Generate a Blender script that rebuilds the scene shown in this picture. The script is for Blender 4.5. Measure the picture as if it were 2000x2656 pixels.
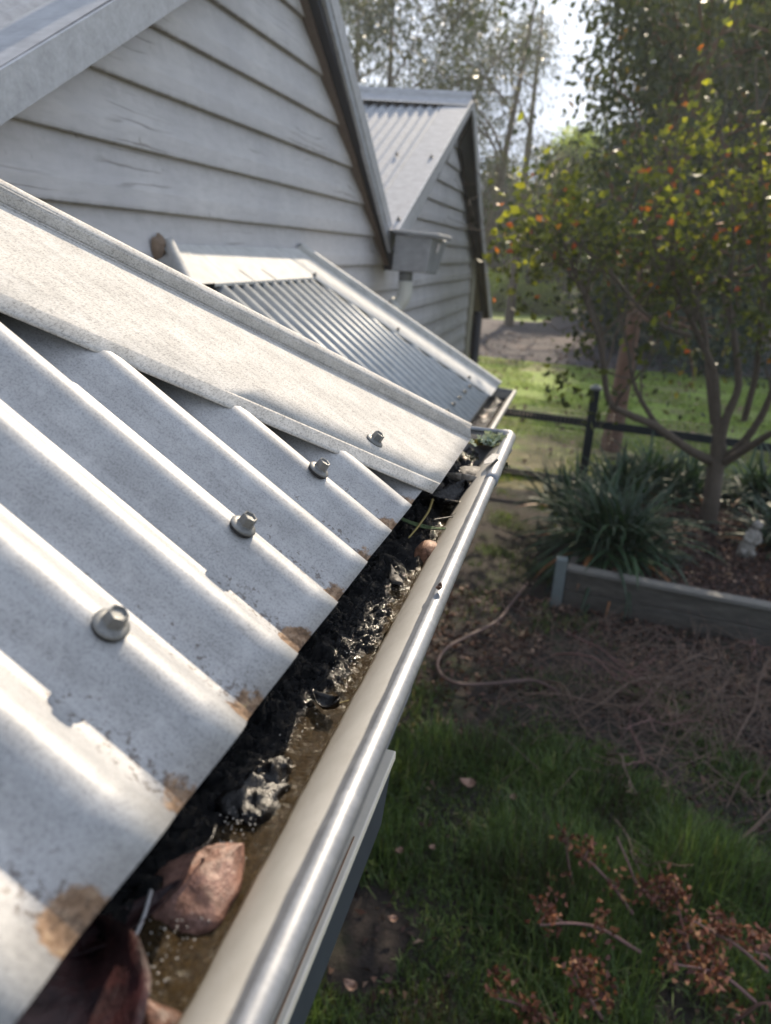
import bpy, math, random
import numpy as np
from mathutils import Matrix, Vector, noise

# ------------------------------------------------------------------ camera, sky, sun, exposure
for o in list(bpy.data.objects): bpy.data.objects.remove(o)
SC = bpy.context.scene
CZ = 2.6                                            # eye height over the lawn
YAW, PITCH, ROLL, FPX = 0.23538355, 0.34439356, -0.06013872, 1902.57
def _rot():
    cy, sy, cp, sp = math.cos(YAW), math.sin(YAW), math.cos(PITCH), math.sin(PITCH)
    fwd = np.array([-sy*cp, cy*cp, -sp]); right = np.array([cy, sy, 0.]); down = np.cross(fwd, right)
    cr, sr = math.cos(ROLL), math.sin(ROLL)
    return np.array([cr*right+sr*down, -sr*right+cr*down, fwd])
RC = _rot(); CAM = np.array([0, 0, CZ])
cd = bpy.data.cameras.new('camera'); cam = bpy.data.objects.new('camera', cd); SC.collection.objects.link(cam)
cam.matrix_world = Matrix([[RC[0][i], -RC[1][i], -RC[2][i], CAM[i]] for i in range(3)] + [[0, 0, 0, 1]])
cd.sensor_fit = 'HORIZONTAL'; cd.sensor_width = 36; cd.lens = FPX/2000*36
cd.clip_start = .02; cd.clip_end = 2000
cd.dof.use_dof = True; cd.dof.focus_distance = .68; cd.dof.aperture_fstop = 8.6
SC.camera = cam

SUN = np.array([.03, .80, .57]); SUN /= np.linalg.norm(SUN)
SUN_EL = math.asin(SUN[2]); SUN_AZ = math.atan2(SUN[0], SUN[1])      # azimuth from +Y towards +X
w = bpy.data.worlds.new('World'); SC.world = w; w.use_nodes = True
nt = w.node_tree; nt.nodes.clear()
def wn(t, **k):
    n = nt.nodes.new(t)
    for a, b in k.items(): setattr(n, a, b)
    return n
out = wn('ShaderNodeOutputWorld'); bg = wn('ShaderNodeBackground'); sky = wn('ShaderNodeTexSky', sky_type='NISHITA')
sky.sun_disc = False; sky.sun_elevation = SUN_EL; sky.sun_rotation = SUN_AZ; sky.dust_density = .4; sky.air_density = 1.0
tc = wn('ShaderNodeTexCoord'); ns = wn('ShaderNodeTexNoise'); ns.inputs['Scale'].default_value = 3.2; ns.inputs['Detail'].default_value = 7; ns.inputs['Roughness'].default_value = .55
mp = wn('ShaderNodeMapping'); mp.inputs['Scale'].default_value = (1, 1, 2.6)
rp = wn('ShaderNodeValToRGB'); rp.color_ramp.elements[0].position = .22; rp.color_ramp.elements[1].position = .45
rp.color_ramp.elements[0].color = (0, 0, 0, 1); rp.color_ramp.elements[1].color = (1, 1, 1, 1)
ns2 = wn('ShaderNodeTexNoise'); ns2.inputs['Scale'].default_value = 6.5; ns2.inputs['Detail'].default_value = 6
cr2 = wn('ShaderNodeValToRGB'); cr2.color_ramp.elements[0].position = .3; cr2.color_ramp.elements[1].position = .72
cr2.color_ramp.elements[0].color = (2.9, 3.6, 4.9, 1); cr2.color_ramp.elements[1].color = (8.2, 8.9, 10.2, 1)
mx = wn('ShaderNodeMix', data_type='RGBA')
L = nt.links.new
L(tc.outputs['Generated'], mp.inputs['Vector']); L(mp.outputs[0], ns.inputs['Vector']); L(mp.outputs[0], ns2.inputs['Vector'])
sx = wn('ShaderNodeSeparateXYZ'); L(tc.outputs['Generated'], sx.inputs[0]); ma = wn('ShaderNodeMath', operation='MULTIPLY_ADD'); L(sx.outputs[1], ma.inputs[0]); ma.inputs[1].default_value = .26; L(ns.outputs['Fac'], ma.inputs[2])      # broken cloud towards the sun, clearer sky behind
L(ma.outputs[0], rp.inputs[0]); L(ns2.outputs['Fac'], cr2.inputs[0])
L(rp.outputs[0], mx.inputs['Factor']); L(sky.outputs[0], mx.inputs[6]); L(cr2.outputs[0], mx.inputs[7])
L(mx.outputs[2], bg.inputs[0]); bg.inputs[1].default_value = .096; L(bg.outputs[0], out.inputs[0])
ld = bpy.data.lights.new('sun', 'SUN'); ld.energy = 4.8; ld.angle = math.radians(.55); ld.color = (1, .85, .65)
lo = bpy.data.objects.new('sun', ld); SC.collection.objects.link(lo)
lo.rotation_euler = Vector(SUN).to_track_quat('Z', 'Y').to_euler()
SC.view_settings.view_transform = 'Standard'; SC.view_settings.look = 'None'; SC.view_settings.gamma = 1
SC.view_settings.exposure = .68
SC.cycles.max_bounces = 8; SC.cycles.transparent_max_bounces = 12; SC.cycles.caustics_reflective = False; SC.cycles.caustics_refractive = False

# ------------------------------------------------------------------ helpers
rnd = random.Random(7); R_ = np.random.default_rng(11)
def ray(px, py): return RC.T @ np.array([(px-1000)/FPX, (py-1328)/FPX, 1.])
def on_plane(p, o, n): r = ray(*p); return CAM + r*(np.dot(np.asarray(o)-CAM, n)/np.dot(r, n))
def HZ(p, z): return on_plane(p, (0, 0, z), np.array([0, 0, 1.]))
def pxof(P): c = RC @ (np.asarray(P)-CAM); return 1000+FPX*c[0]/c[2], 1328+FPX*c[1]/c[2]
def HX(p, x): return on_plane(p, (x, 0, 0), np.array([1., 0, 0]))
def HY(p, y): return on_plane(p, (0, y, 0), np.array([0, 1., 0]))
def tag(o, label=None, cat=None, group=None, kind=None):
    if label: o['label'] = label
    if cat: o['category'] = cat
    if group: o['group'] = group
    if kind: o['kind'] = kind
    return o
WM = {}
def empty(name, loc=(0, 0, 0), label=None, cat=None, group=None, mat=None):
    o = bpy.data.objects.new(name, None); SC.collection.objects.link(o); o.empty_display_size = .1
    m_ = mat if mat is not None else Matrix.Translation(loc)
    o.matrix_world = m_; WM[o.name] = np.array(m_.inverted())
    return tag(o, label, cat, group)
def mesh(name, V, F, mat, parent=None, smooth=False, attr=None, solid=0, off=-1, world=False):
    """V: n x 3, F: list of faces or int array (m x k). With world=True V is in world coordinates and is moved into the parent's frame"""
    V = np.asarray(V, float).reshape(-1, 3)
    if world and parent is not None:
        rt_ = parent
        while rt_.parent is not None: rt_ = rt_.parent
        M = WM[rt_.name]
        V = V @ M[:3, :3].T + M[:3, 3]
    me = bpy.data.meshes.new(name)
    if isinstance(F, np.ndarray):
        m, k = F.shape
        me.vertices.add(len(V)); me.vertices.foreach_set('co', V.astype(np.float32).ravel())
        me.loops.add(m*k); me.loops.foreach_set('vertex_index', F.astype(np.int32).ravel())
        me.polygons.add(m); me.polygons.foreach_set('loop_start', np.arange(0, m*k, k, dtype=np.int32)); me.polygons.foreach_set('loop_total', np.full(m, k, dtype=np.int32))
        me.update(calc_edges=True); me.validate()
    else:
        me.from_pydata([tuple(v) for v in V], [], [tuple(f) for f in F]); me.update()
    if smooth: me.polygons.foreach_set('use_smooth', [True]*len(me.polygons))
    if attr is not None:
        a = me.attributes.new('rnd', 'FLOAT', 'POINT'); a.data.foreach_set('value', np.asarray(attr, np.float32))
    me.materials.append(mat)
    o = bpy.data.objects.new(name, me); SC.collection.objects.link(o)
    if parent is not None: o.parent = parent
    if smooth == 2:
        md = o.modifiers.new('split', 'EDGE_SPLIT'); md.split_angle = math.radians(22)
    if solid:
        md = o.modifiers.new('thickness', 'SOLIDIFY'); md.thickness = solid; md.offset = off
    return o
def bevel(o, wd=.004, seg=2):
    md = o.modifiers.new('bevel', 'BEVEL'); md.width = wd; md.segments = seg; md.limit_method = 'ANGLE'; md.angle_limit = math.radians(35); return o
class MB:
    def __init__(s): s.v = []; s.f = []
    def add(s, V, F):
        n = len(s.v); s.v += [tuple(map(float, p)) for p in V]; s.f += [tuple(i+n for i in f) for f in F]; return s
    def hexa(s, P):   # 8 corners: bottom 4 (ccw) then top 4
        return s.add(P, [(3, 2, 1, 0), (4, 5, 6, 7), (0, 1, 5, 4), (1, 2, 6, 5), (2, 3, 7, 6), (3, 0, 4, 7)])
    def box(s, lo_, hi):
        (a, b, c), (d, e, f) = lo_, hi
        return s.hexa([(a, b, c), (d, b, c), (d, e, c), (a, e, c), (a, b, f), (d, b, f), (d, e, f), (a, e, f)])
    def bar(s, p, q, wd, ht, up=(0, 0, 1)):
        p = np.array(p, float); q = np.array(q, float); d = q-p; d /= np.linalg.norm(d)
        x = np.cross(d, up); x /= np.linalg.norm(x); y = np.cross(x, d)
        c = [(-1, -1), (1, -1), (1, 1), (-1, 1)]
        return s.hexa([p+x*wd/2*i+y*ht/2*j for i, j in c]+[q+x*wd/2*i+y*ht/2*j for i, j in c])
    def tube(s, pts, rad, n=8, cap=True):
        V, F = tube_arrays([pts], [rad], n)
        s.add(V, [tuple(f) for f in F])
        if cap:
            m = len(s.v)-len(V); k = len(pts)
            s.f.append(tuple(m+i for i in range(n))[::-1]); s.f.append(tuple(m+(k-1)*n+i for i in range(n)))
        return s
    def build(s, name, mat, parent=None, **k): return mesh(name, s.v, s.f, mat, parent, **k)
def tube_arrays(paths, rads, n=6):
    VV, FF = [], []; off = 0; ang = np.linspace(0, 2*np.pi, n, endpoint=False)
    for P, r in zip(paths, rads):
        P = np.asarray(P, float); k = len(P); r = np.full(k, r) if np.isscalar(r) else np.asarray(r, float)
        T = np.gradient(P, axis=0); T /= np.linalg.norm(T, axis=1)[:, None]+1e-9
        ref = np.array([0, 0, 1.]) if abs(T[0][2]) < .9 else np.array([1., 0, 0])
        for i in range(k):
            x = np.cross(T[i], ref); x /= np.linalg.norm(x)+1e-9; y = np.cross(T[i], x); ref = np.cross(x, T[i]) if False else ref
            VV.append(P[i]+r[i]*(np.cos(ang)[:, None]*x+np.sin(ang)[:, None]*y))
        i0 = np.arange(n); i1 = (i0+1) % n
        for i in range(k-1):
            a = off+i*n; FF.append(np.stack([a+i0, a+i1, a+n+i1, a+n+i0], 1))
        off += k*n
    return np.concatenate(VV), np.concatenate(FF)
def smoothpath(P, m=4):
    P = np.asarray(P, float); out_ = []
    Q = np.vstack([2*P[0]-P[1], P, 2*P[-1]-P[-2]])
    for i in range(1, len(Q)-2):
        for t in np.linspace(0, 1, m, endpoint=False):
            a, b, c, d = Q[i-1], Q[i], Q[i+1], Q[i+2]
            out_.append(.5*((2*b)+(c-a)*t+(2*a-5*b+4*c-d)*t*t+(3*b-a-3*c+d)*t**3))
    out_.append(P[-1]); return np.array(out_)

# ------------------------------------------------------------------ materials
MATS = {}
def mat(name): 
    m = bpy.data.materials.new(name); m.use_nodes = True; m.node_tree.nodes.clear(); MATS[name] = m; return m
class NT:
    def __init__(s, m): s.t = m.node_tree
    def n(s, typ, ins=None, **k):
        x = s.t.nodes.new(typ)
        for a, b in k.items(): setattr(x, a, b)
        for a, b in (ins or {}).items():
            if hasattr(b, 'is_output') or isinstance(b, bpy.types.NodeSocket): s.t.links.new(b, x.inputs[a])
            else: x.inputs[a].default_value = b
        return x
    def ramp(s, fac, els, interp='LINEAR'):
        x = s.n('ShaderNodeValToRGB', {0: fac}); r = x.color_ramp; r.interpolation = interp
        while len(r.elements) < len(els): r.elements.new(.5)
        for e, (p, c) in zip(r.elements, els):
            e.position = p; e.color = (c, c, c, 1) if isinstance(c, (int, float)) else (*c, 1)
        return x.outputs[0]
    def noise(s, vec, scale, detail=4, rough=.5, dist=0, out=0):
        return s.n('ShaderNodeTexNoise', {'Vector': vec, 'Scale': scale, 'Detail': detail, 'Roughness': rough, 'Distortion': dist}).outputs[out]
    def map(s, vec, sc=(1, 1, 1), loc=(0, 0, 0), rot=(0, 0, 0)):
        return s.n('ShaderNodeMapping', {'Vector': vec, 'Scale': sc, 'Location': loc, 'Rotation': rot}).outputs[0]
    def mix(s, f, a, b, mode='MIX'):
        x = s.n('ShaderNodeMix', {'Factor': f}, data_type='RGBA', blend_type=mode)
        for i, v in ((6, a), (7, b)):
            if isinstance(v, bpy.types.NodeSocket): s.t.links.new(v, x.inputs[i])
            else: x.inputs[i].default_value = (*v, 1) if len(v) == 3 else v
        return x.outputs[2]
    def math(s, op, a, b=0., c=0., clamp=False):
        return s.n('ShaderNodeMath', {0: a, 1: b, 2: c}, operation=op, use_clamp=clamp).outputs[0]
    def obj(s): return s.n('ShaderNodeTexCoord').outputs['Object']
    def sep(s, v): return s.n('ShaderNodeSeparateXYZ', {0: v}).outputs
    def bump(s, h, strength=.3, dist=.01): return s.n('ShaderNodeBump', {'Height': h, 'Strength': strength, 'Distance': dist}).outputs[0]
    def done(s, **k):
        p = s.n('ShaderNodeBsdfPrincipled')
        for a, b in k.items():
            a = a.replace('_', ' ')
            if isinstance(b, bpy.types.NodeSocket): s.t.links.new(b, p.inputs[a])
            else: p.inputs[a].default_value = (*b, 1) if isinstance(b, tuple) and len(b) == 3 else b
        o = s.n('ShaderNodeOutputMaterial'); s.t.links.new(p.outputs[0], o.inputs[0]); return p
def galv(name, base=(.50, .50, .51), metallic=.22, rough=.42, stain=False, speck=1., streak=False, lip=False, spec=.35):
    m = mat(name); t = NT(m); v = t.obj()
    n1 = t.noise(t.map(v, (1, .45, 1)) if streak else v, 620, 3, .65)
    sp = t.ramp(n1, [(.34, .0), (.52, 1.)])
    n2 = t.noise(v, 1250, 2, .6); sp2 = t.ramp(n2, [(.30, .0), (.46, 1.)])
    n3 = t.noise(v, 22, 5, .6)
    dull = t.ramp(n3, [(.3, .82), (.7, 1.06)])
    dark = tuple(c*(1-.42*speck) for c in base)
    col = t.mix(sp, dark, base); col = t.mix(sp2, tuple(c*(1-.3*speck) for c in base), col)
    col = t.mix(1., col, dull, 'MULTIPLY')
    stk = t.ramp(t.noise(t.map(v, (.12, 1, 1)), 90, 5, .7), [(.35, .86), (.65, 1.05)]); col = t.mix(1., col, stk, 'MULTIPLY')
    # water marks and mineral bloom with a shape of their own
    bl = t.ramp(t.noise(v, 60, 6, .65, .6), [(.52, 0.), (.75, .55*min(1, speck*.8))])
    col = t.mix(bl, col, (.62, .61, .60))
    rg = t.math('ADD', rough-.06, t.math('MULTIPLY', n1, .14))
    met = metallic
    if stain:
        x, y, z = t.sep(v)
        e = t.n('ShaderNodeMapRange', {0: x, 1: -.060, 2: -.004, 3: 0., 4: 1.}).outputs[0]
        low = t.n('ShaderNodeMapRange', {0: z, 1: -.0095, 2: -.0190, 3: 0., 4: 1.}).outputs[0]
        big = t.n('ShaderNodeMapRange', {0: x, 1: -.017, 2: -.007, 3: 0., 4: 1.}).outputs[0]
        nz = t.noise(v, 85, 7, .74, .4)
        var_ = t.ramp(t.noise(v, 9, 2, .5), [(.38, .45), (.62, 1.)])
        big = t.math('MULTIPLY', big, var_); e = t.math('MULTIPLY', e, var_)
        k = t.math('ADD', t.math('MULTIPLY', t.math('MULTIPLY', e, low), .55), t.math('MULTIPLY', t.math('MULTIPLY', big, low), .8))
        msk = t.ramp(t.math('ADD', k, t.math('MULTIPLY', t.math('SUBTRACT', nz, .5), 1.5)), [(.50, 0.), (.66, 1.)])
        scol = t.ramp(t.noise(v, 160, 4, .7), [(.3, (.10, .065, .04)), (.5, (.26, .17, .11)), (.63, (.36, .26, .18)), (.78, (.40, .30, .05))])
        col = t.mix(msk, col, scol); 
        fe = t.n('ShaderNodeMapRange', {0: x, 1: -.17, 2: -.02, 3: 0., 4: 1.}).outputs[0]
        fl_ = t.ramp(t.math('ADD', t.math('MULTIPLY', t.math('MULTIPLY', fe, low), .17), t.noise(v, 210, 4, .7)), [(.69, 0.), (.75, .65)])
        col = t.mix(fl_, col, (.09, .065, .05))
        met = t.math('MULTIPLY', t.math('SUBTRACT', 1., msk), metallic); rg = t.math('ADD', rg, t.math('MULTIPLY', msk, .4))
    b = t.bump(n1, .14, .0006)
    t.done(Base_Color=col, Metallic=met, Roughness=rg, Normal=b, Specular_IOR_Level=spec); return m
M_roof = galv('galvanised_sheet', base=(.43, .43, .435), speck=.75, stain=True, rough=.50, metallic=.18, spec=.25)
M_roof2 = galv('galvanised_sheet_clean', base=(.33, .36, .39), speck=.5, rough=.5, metallic=.12, spec=.2)
M_cap = galv('galvanised_capping', base=(.58, .555, .52), streak=True, speck=1.05, rough=.85, metallic=0., spec=.06)
M_cap2 = galv('galvanised_flashing', base=(.58, .575, .56), speck=.4, rough=.7, metallic=.05, spec=.1)
M_gable = galv('gable_flashing', base=(.42, .44, .48), speck=.35, rough=.5, metallic=.2)
M_bead = galv('gutter_bead', base=(.27, .28, .30), speck=.5, rough=.46, metallic=.45, spec=.3)
M_screw = galv('screw_metal', base=(.20, .20, .195), speck=.6, rough=.5, metallic=.4)
def plain(name, c, rough=.6, metallic=0., nscale=30, var=.25, bump=.1, bd=.002, **k):
    m = mat(name); t = NT(m); v = t.obj(); n = t.noise(v, nscale, 6, .65)
    col = t.mix(n, tuple(x*(1-var) for x in c), tuple(min(1, x*(1+var)) for x in c))
    t.done(Base_Color=col, Roughness=rough, Metallic=metallic, Normal=t.bump(n, bump, bd), **k); return m
# cream inside of the gutter with dust, scratches and stains; near black towards the corner end
m = mat('cream_gutter_paint'); t = NT(m); v = t.obj()
n = t.noise(v, 45, 6, .7); n2 = t.noise(t.map(v, (60, 7, 60)), 1.6, 5, .7)
c = t.mix(t.ramp(n, [(.35, 0.), (.7, 1.)]), (.34, .32, .285), (.40, .38, .345))
c = t.mix(t.ramp(n2, [(.62, 0.), (.75, .5)]), c, (.30, .25, .18))
c = t.mix(t.ramp(t.noise(v, 420, 2, .5), [(.70, 0.), (.74, .6)]), c, (.2, .14, .09))
x, y, z = t.sep(v)
wet = t.n('ShaderNodeMapRange', {0: t.math('ADD', z, t.math('MULTIPLY', t.math('SUBTRACT', t.noise(v, 55, 4, .6), .5), .012)), 1: .0640, 2: .0575, 3: 0., 4: 1.}).outputs[0]
c = t.mix(wet, c, t.ramp(n, [(.3, (.05, .032, .014)), (.7, (.11, .075, .034))]))
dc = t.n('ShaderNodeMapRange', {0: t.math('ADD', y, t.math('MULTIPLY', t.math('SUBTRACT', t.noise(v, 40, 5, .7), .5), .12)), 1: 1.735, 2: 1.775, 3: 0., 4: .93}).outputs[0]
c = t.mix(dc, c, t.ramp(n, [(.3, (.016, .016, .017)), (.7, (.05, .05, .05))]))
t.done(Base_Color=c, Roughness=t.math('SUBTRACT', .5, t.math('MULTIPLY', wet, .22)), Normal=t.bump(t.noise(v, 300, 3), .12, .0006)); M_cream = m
M_dark = plain('gutter_outside_grey', (.05, .06, .075), .5)
M_wallp = plain('grey_wall_paint', (.38, .38, .39), .7, nscale=6, var=.12)
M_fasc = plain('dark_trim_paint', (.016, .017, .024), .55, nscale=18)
# sludge
m = mat('wet_black_sludge'); t = NT(m); v = t.obj()
a = t.n('ShaderNodeAttribute', attribute_name='rnd').outputs['Fac']
nf = t.noise(v, 420, 4, .7)
blk = t.ramp(nf, [(.3, (.004, .005, .007)), (.65, (.014, .015, .019)), (.8, (.045, .04, .035))])
brn = t.ramp(nf, [(.3, (.028, .018, .008)), (.6, (.070, .046, .019)), (.8, (.13, .09, .04))])
c = t.mix(t.ramp(t.math('ADD', a, t.math('MULTIPLY', t.math('SUBTRACT', t.noise(v, 90, 5, .7), .5), .7)), [(.42, 0.), (.56, 1.)]), blk, brn)
h = t.math('ADD', t.math('MULTIPLY', t.noise(v, 260, 5, .7, .8), 1.), t.math('MULTIPLY', t.noise(v, 1100, 3, .7), .55))
t.done(Base_Color=c, Roughness=t.ramp(t.noise(v, 120, 3), [(.35, .06), (.65, .30)]), Normal=t.bump(h, 1., .005), Specular_IOR_Level=.6); M_sludge = m
def leafmat(name, cols, rough=.5, trans=.35, scale=0):
    """leaf colours picked per leaf through the rnd attribute; light passes through"""
    m = mat(name); t = NT(m)
    a = t.n('ShaderNodeAttribute', attribute_name='rnd').outputs['Fac']
    c = t.ramp(a, cols, 'LINEAR')
    p = t.n('ShaderNodeBsdfPrincipled', {'Base Color': c, 'Roughness': rough})
    tr = t.n('ShaderNodeBsdfTranslucent', {'Color': t.mix(1., c, (1.0, .95, .6), 'MULTIPLY')})
    ms = t.n('ShaderNodeMixShader', {0: trans, 1: p.outputs[0], 2: tr.outputs[0]}); o = t.n('ShaderNodeOutputMaterial'); t.t.links.new(ms.outputs[0], o.inputs[0]); return m
def leafsurf(name, c1, c2, rough=.4, veins=True):
    m = mat(name); t = NT(m); v = t.obj(); n = t.noise(v, 75, 6, .7, .6)
    h = t.math('ADD', t.noise(t.map(v, (1, .3, 1)), 420, 4, .7), t.math('MULTIPLY', t.noise(v, 110, 4, .6), 1.5))
    c = t.mix(t.ramp(n, [(.38, 0.), (.62, 1.)]), tuple(x*.6 for x in c1), c2)
    c = t.mix(t.ramp(t.noise(v, 260, 4, .7), [(.62, 0.), (.70, .6)]), c, tuple(x*.35 for x in c1))
    t.done(Base_Color=c, Roughness=t.ramp(n, [(.35, min(1, rough+.30)), (.65, rough+.06)]), Normal=t.bump(h, .6, .0016)); return m
M_bark = plain('grey_bark', (.11, .085, .065), .85, nscale=22, var=.5, bump=.6, bd=.02)
M_bark2 = plain('reddish_bark', (.16, .085, .06), .8, nscale=9, var=.45, bump=.5, bd=.03)
M_twig = plain('dry_twig', (.155, .105, .08), .8, nscale=40, var=.35, bump=.3)
M_twigp = plain('pinkish_dead_stem', (.20, .11, .10), .75, nscale=60, var=.35)

# ------------------------------------------------------------------ ground
m = mat('lawn_ground'); t = NT(m); v = t.obj()
g1 = t.noise(v, 1.1, 6, .6); g2 = t.noise(v, 14, 6, .7); g3 = t.noise(v, .35, 4, .6)
c = t.ramp(g2, [(.28, (.07, .12, .018)), (.5, (.19, .27, .04)), (.7, (.32, .39, .07))])
x, y, z = t.sep(v); near = t.n('ShaderNodeMapRange', {0: y, 1: 13., 2: 8.8, 3: 0., 4: .16}).outputs[0]
dry = t.ramp(t.math('ADD', near, t.math('ADD', t.math('MULTIPLY', g1, .6), t.math('MULTIPLY', g3, .5))), [(.54, 0.), (.66, .85)])
c = t.mix(dry, c, t.ramp(g2, [(.3, (.075, .055, .03)), (.7, (.22, .17, .09))]))
t.done(Base_Color=c, Roughness=.9, Normal=t.bump(g2, .8, .05)); M_lawn = m
S = 600
tag(mesh('ground', [(-S, -S, 0), (S, -S, 0), (S, S, 0), (-S, S, 0)], [(0, 1, 2, 3)], M_lawn), kind='structure')
# near garden floor: soil and litter, gently uneven
m = mat('garden_soil'); t = NT(m); v = t.obj()
n = t.noise(v, 26, 7, .72); n2 = t.noise(v, 3.2, 5, .6)
c = t.ramp(n, [(.3, (.012, .009, .008)), (.5, (.034, .026, .023)), (.68, (.065, .047, .040)), (.8, (.11, .078, .066))])
c = t.mix(t.ramp(n2, [(.5, 0.), (.68, .55)]), c, (.035, .05, .016))
t.done(Base_Color=c, Roughness=.95, Normal=t.bump(n, .9, .04)); M_soil = m
def sheet(name, x0, x1, y0, y1, z, amp, m_, nx=60, ny=60):
    X, Y = np.meshgrid(np.linspace(x0, x1, nx), np.linspace(y0, y1, ny)); V = []
    for a_, b_ in zip(X.ravel(), Y.ravel()):
        e = min(1, 4*min(a_-x0, x1-a_, b_-y0, y1-b_)); V.append((a_, b_, z+max(0, e)*amp*(noise.noise((a_*1.7, b_*1.7, 3))+.6)))
    i = np.arange(nx*ny).reshape(ny, nx); F = np.stack([i[:-1, :-1].ravel(), i[:-1, 1:].ravel(), i[1:, 1:].ravel(), i[1:, :-1].ravel()], 1)
    return mesh(name, V, F, m_, smooth=True)
tag(sheet('soil', -3.2, 5.5, -1.5, 8.45, .006, .03, M_soil), kind='structure')
m = mat('gravel'); t = NT(m); v = t.obj(); n = t.noise(v, 9, 8, .75); n2 = t.noise(v, .8, 4)
c = t.ramp(n, [(.3, (.030, .025, .028)), (.55, (.065, .055, .060)), (.75, (.12, .10, .10))])
t.done(Base_Color=t.mix(t.ramp(n2, [(.45, 0.), (.7, .5)]), c, (.11, .075, .07)), Roughness=.95, Normal=t.bump(n, .7, .04)); M_gravel = m
lowe = [HZ(p, .004) for p in ((1100, 905), (1262, 925), (1400, 940), (1560, 955), (1760, 968), (2000, 980), (2300, 1000))]
upe = [HZ(p, .004) for p in ((1100, 815), (1262, 826), (1400, 835), (1500, 800), (1700, 806), (2000, 850), (2300, 880))]
tag(mesh('gravel_drive', [(*p[:2], .004) for p in lowe+upe[::-1]], [tuple(range(len(lowe)+len(upe)))], M_gravel), kind='structure')

# ------------------------------------------------------------------ foreground hip roof
PSI, TH = -0.01282371, 0.58688436
O1 = np.array([-0.14233325, 0.21380956, -0.23586345+CZ])
EY = np.array([-math.sin(PSI), math.cos(PSI), 0]); EX = np.array([math.cos(PSI), math.sin(PSI), 0]); EZ = np.array([0, 0, 1.])
DN = math.cos(TH)*EX-math.sin(TH)*EZ; N1 = np.cross(DN, EY)
def frame(x, y, z, o): return Matrix([[x[i], y[i], z[i], o[i]] for i in range(3)]+[[0, 0, 0, 1]])
M1 = frame(DN, EY, N1, O1)
hip = empty('hip_roof', mat=M1, label='near galvanised corrugated hip roof with rust stained eave, closest roof under the wide speckled capping', cat='roof')
PITCH_ = .076
def wave(v): return -.0100+.0100*math.cos(2*math.pi*v/PITCH_)
def corrugated(name, mt, parent, vr, ufun, nu=2, wedge=None, sub=16, solid=.0008, jitter=0.):
    """sheet in the local frame x = down the slope, y = along the eave, z = off the roof; ufun(v) -> (u_top, u_eave)"""
    v0, v1 = vr; n = int(round((v1-v0)/PITCH_*sub)); V, F = [], []
    for i in range(n+1):
        v = v0+(v1-v0)*i/n; a_, b_ = ufun(v)
        for k in range(nu+1):
            V.append((a_+(b_-a_)*k/nu+(jitter*noise.noise((v*9, k*3.1, 5)) if k == nu else 0), v, wave(v)))
    for i in range(n):
        for k in range(nu): q = i*(nu+1)+k; F.append((q, q+1, q+nu+2, q+nu+1))
    return mesh(name, V, F, mt, parent, smooth=True, solid=solid)
VC = .840; VS = .575; HS = math.cos(TH)                # hip corner on the eave; dv = HS * du along the hip
corrugated('roofing_sheet', M_roof, hip, (-.874, VS), lambda v: (max(-1.5, (v-VS)/HS) if v < VS-.001 else -.004, .002), nu=24, jitter=.0016)
hdir = np.array([math.cos(math.atan(HS)), math.sin(math.atan(HS)), 0]); pdir = np.array([-hdir[1], hdir[0], 0])
def l2w(M, p): return np.array(M @ Vector(p))
# the far facet, mirrored through the upright plane of the hip
hw = hdir[0]*DN+hdir[1]*EY; mm = np.cross(hw, EZ); mm /= np.linalg.norm(mm)
hc = l2w(M1, (0, VC, 0))
def mirror(p): p = np.asarray(p); return p-2*np.dot(p-hc, mm)*mm
DN2m = DN-2*np.dot(DN, mm)*mm; EY2m = EY-2*np.dot(EY, mm)*mm
V = []; F = []; nn = 180; k = 2
for i in range(nn+1):
    v = VS-1.2+1.2*i/nn; a_ = (v-VS)/HS
    for u in (a_, 0.): V.append(mirror(l2w(M1, (u, v, wave(v)))))
for i in range(nn): F.append((2*i, 2*i+2, 2*i+3, 2*i+1))
mesh('roofing_sheet', V, F, M_roof, hip, smooth=True, world=True)
mesh('light_blocker', [(0, -.874, -.035), (0, VC, -.035), (-1.5, VC-1.5*HS, -.035), (-1.5, -.874, -.035)], [(0, 1, 2, 3)], M_fasc, hip)  # unseen plane added under the sheet so no light leaks through
# capping: lip, flange, upstand, rounded top, mirrored far side
prof = [(-.2480, -.0030), (-.2445, -.0010), (-.2345, .0040), (-.2325, .0045), (-.181, -.0001), (-.10, -.0068), (-.0233, -.0134), (-.0188, -.0138), (-.0172, -.0126), (-.0164, -.0105), (-.0146, -.0030), (-.0136, -.0010), (-.0115, .0006), (-.0085, .0014), (-.004, .0018), (.0009, .0020)]
N_ = 70; rows = []
for i in range(N_+1):
    row = []
    for j, (a_, b_) in enumerate(prof):
        send = (.012-pdir[0]*a_-(.012*max(0, (b_+.012)/.014) if a_ > -.018 else 0))/hdir[0]; ss = -1.9+(send+1.9)*i/N_
        wob = .0006*noise.noise((ss*3, j*.35, 1))+.00025*noise.noise((ss*14, j*.6, 9))
        p = np.array([0, VC, 0])+hdir*ss+pdir*a_; p[2] = b_+wob
        row.append(l2w(M1, p))
    half = row[:]; row = half+[mirror(q) for q in half[:-1]][::-1]; rows.append(row)
nr = len(rows[0]); V = np.array(rows).reshape(-1, 3); i = np.arange((N_+1)*nr).reshape(N_+1, nr)
F = np.stack([i[:-1, :-1].ravel(), i[:-1, 1:].ravel(), i[1:, 1:].ravel(), i[1:, :-1].ravel()], 1)
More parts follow.
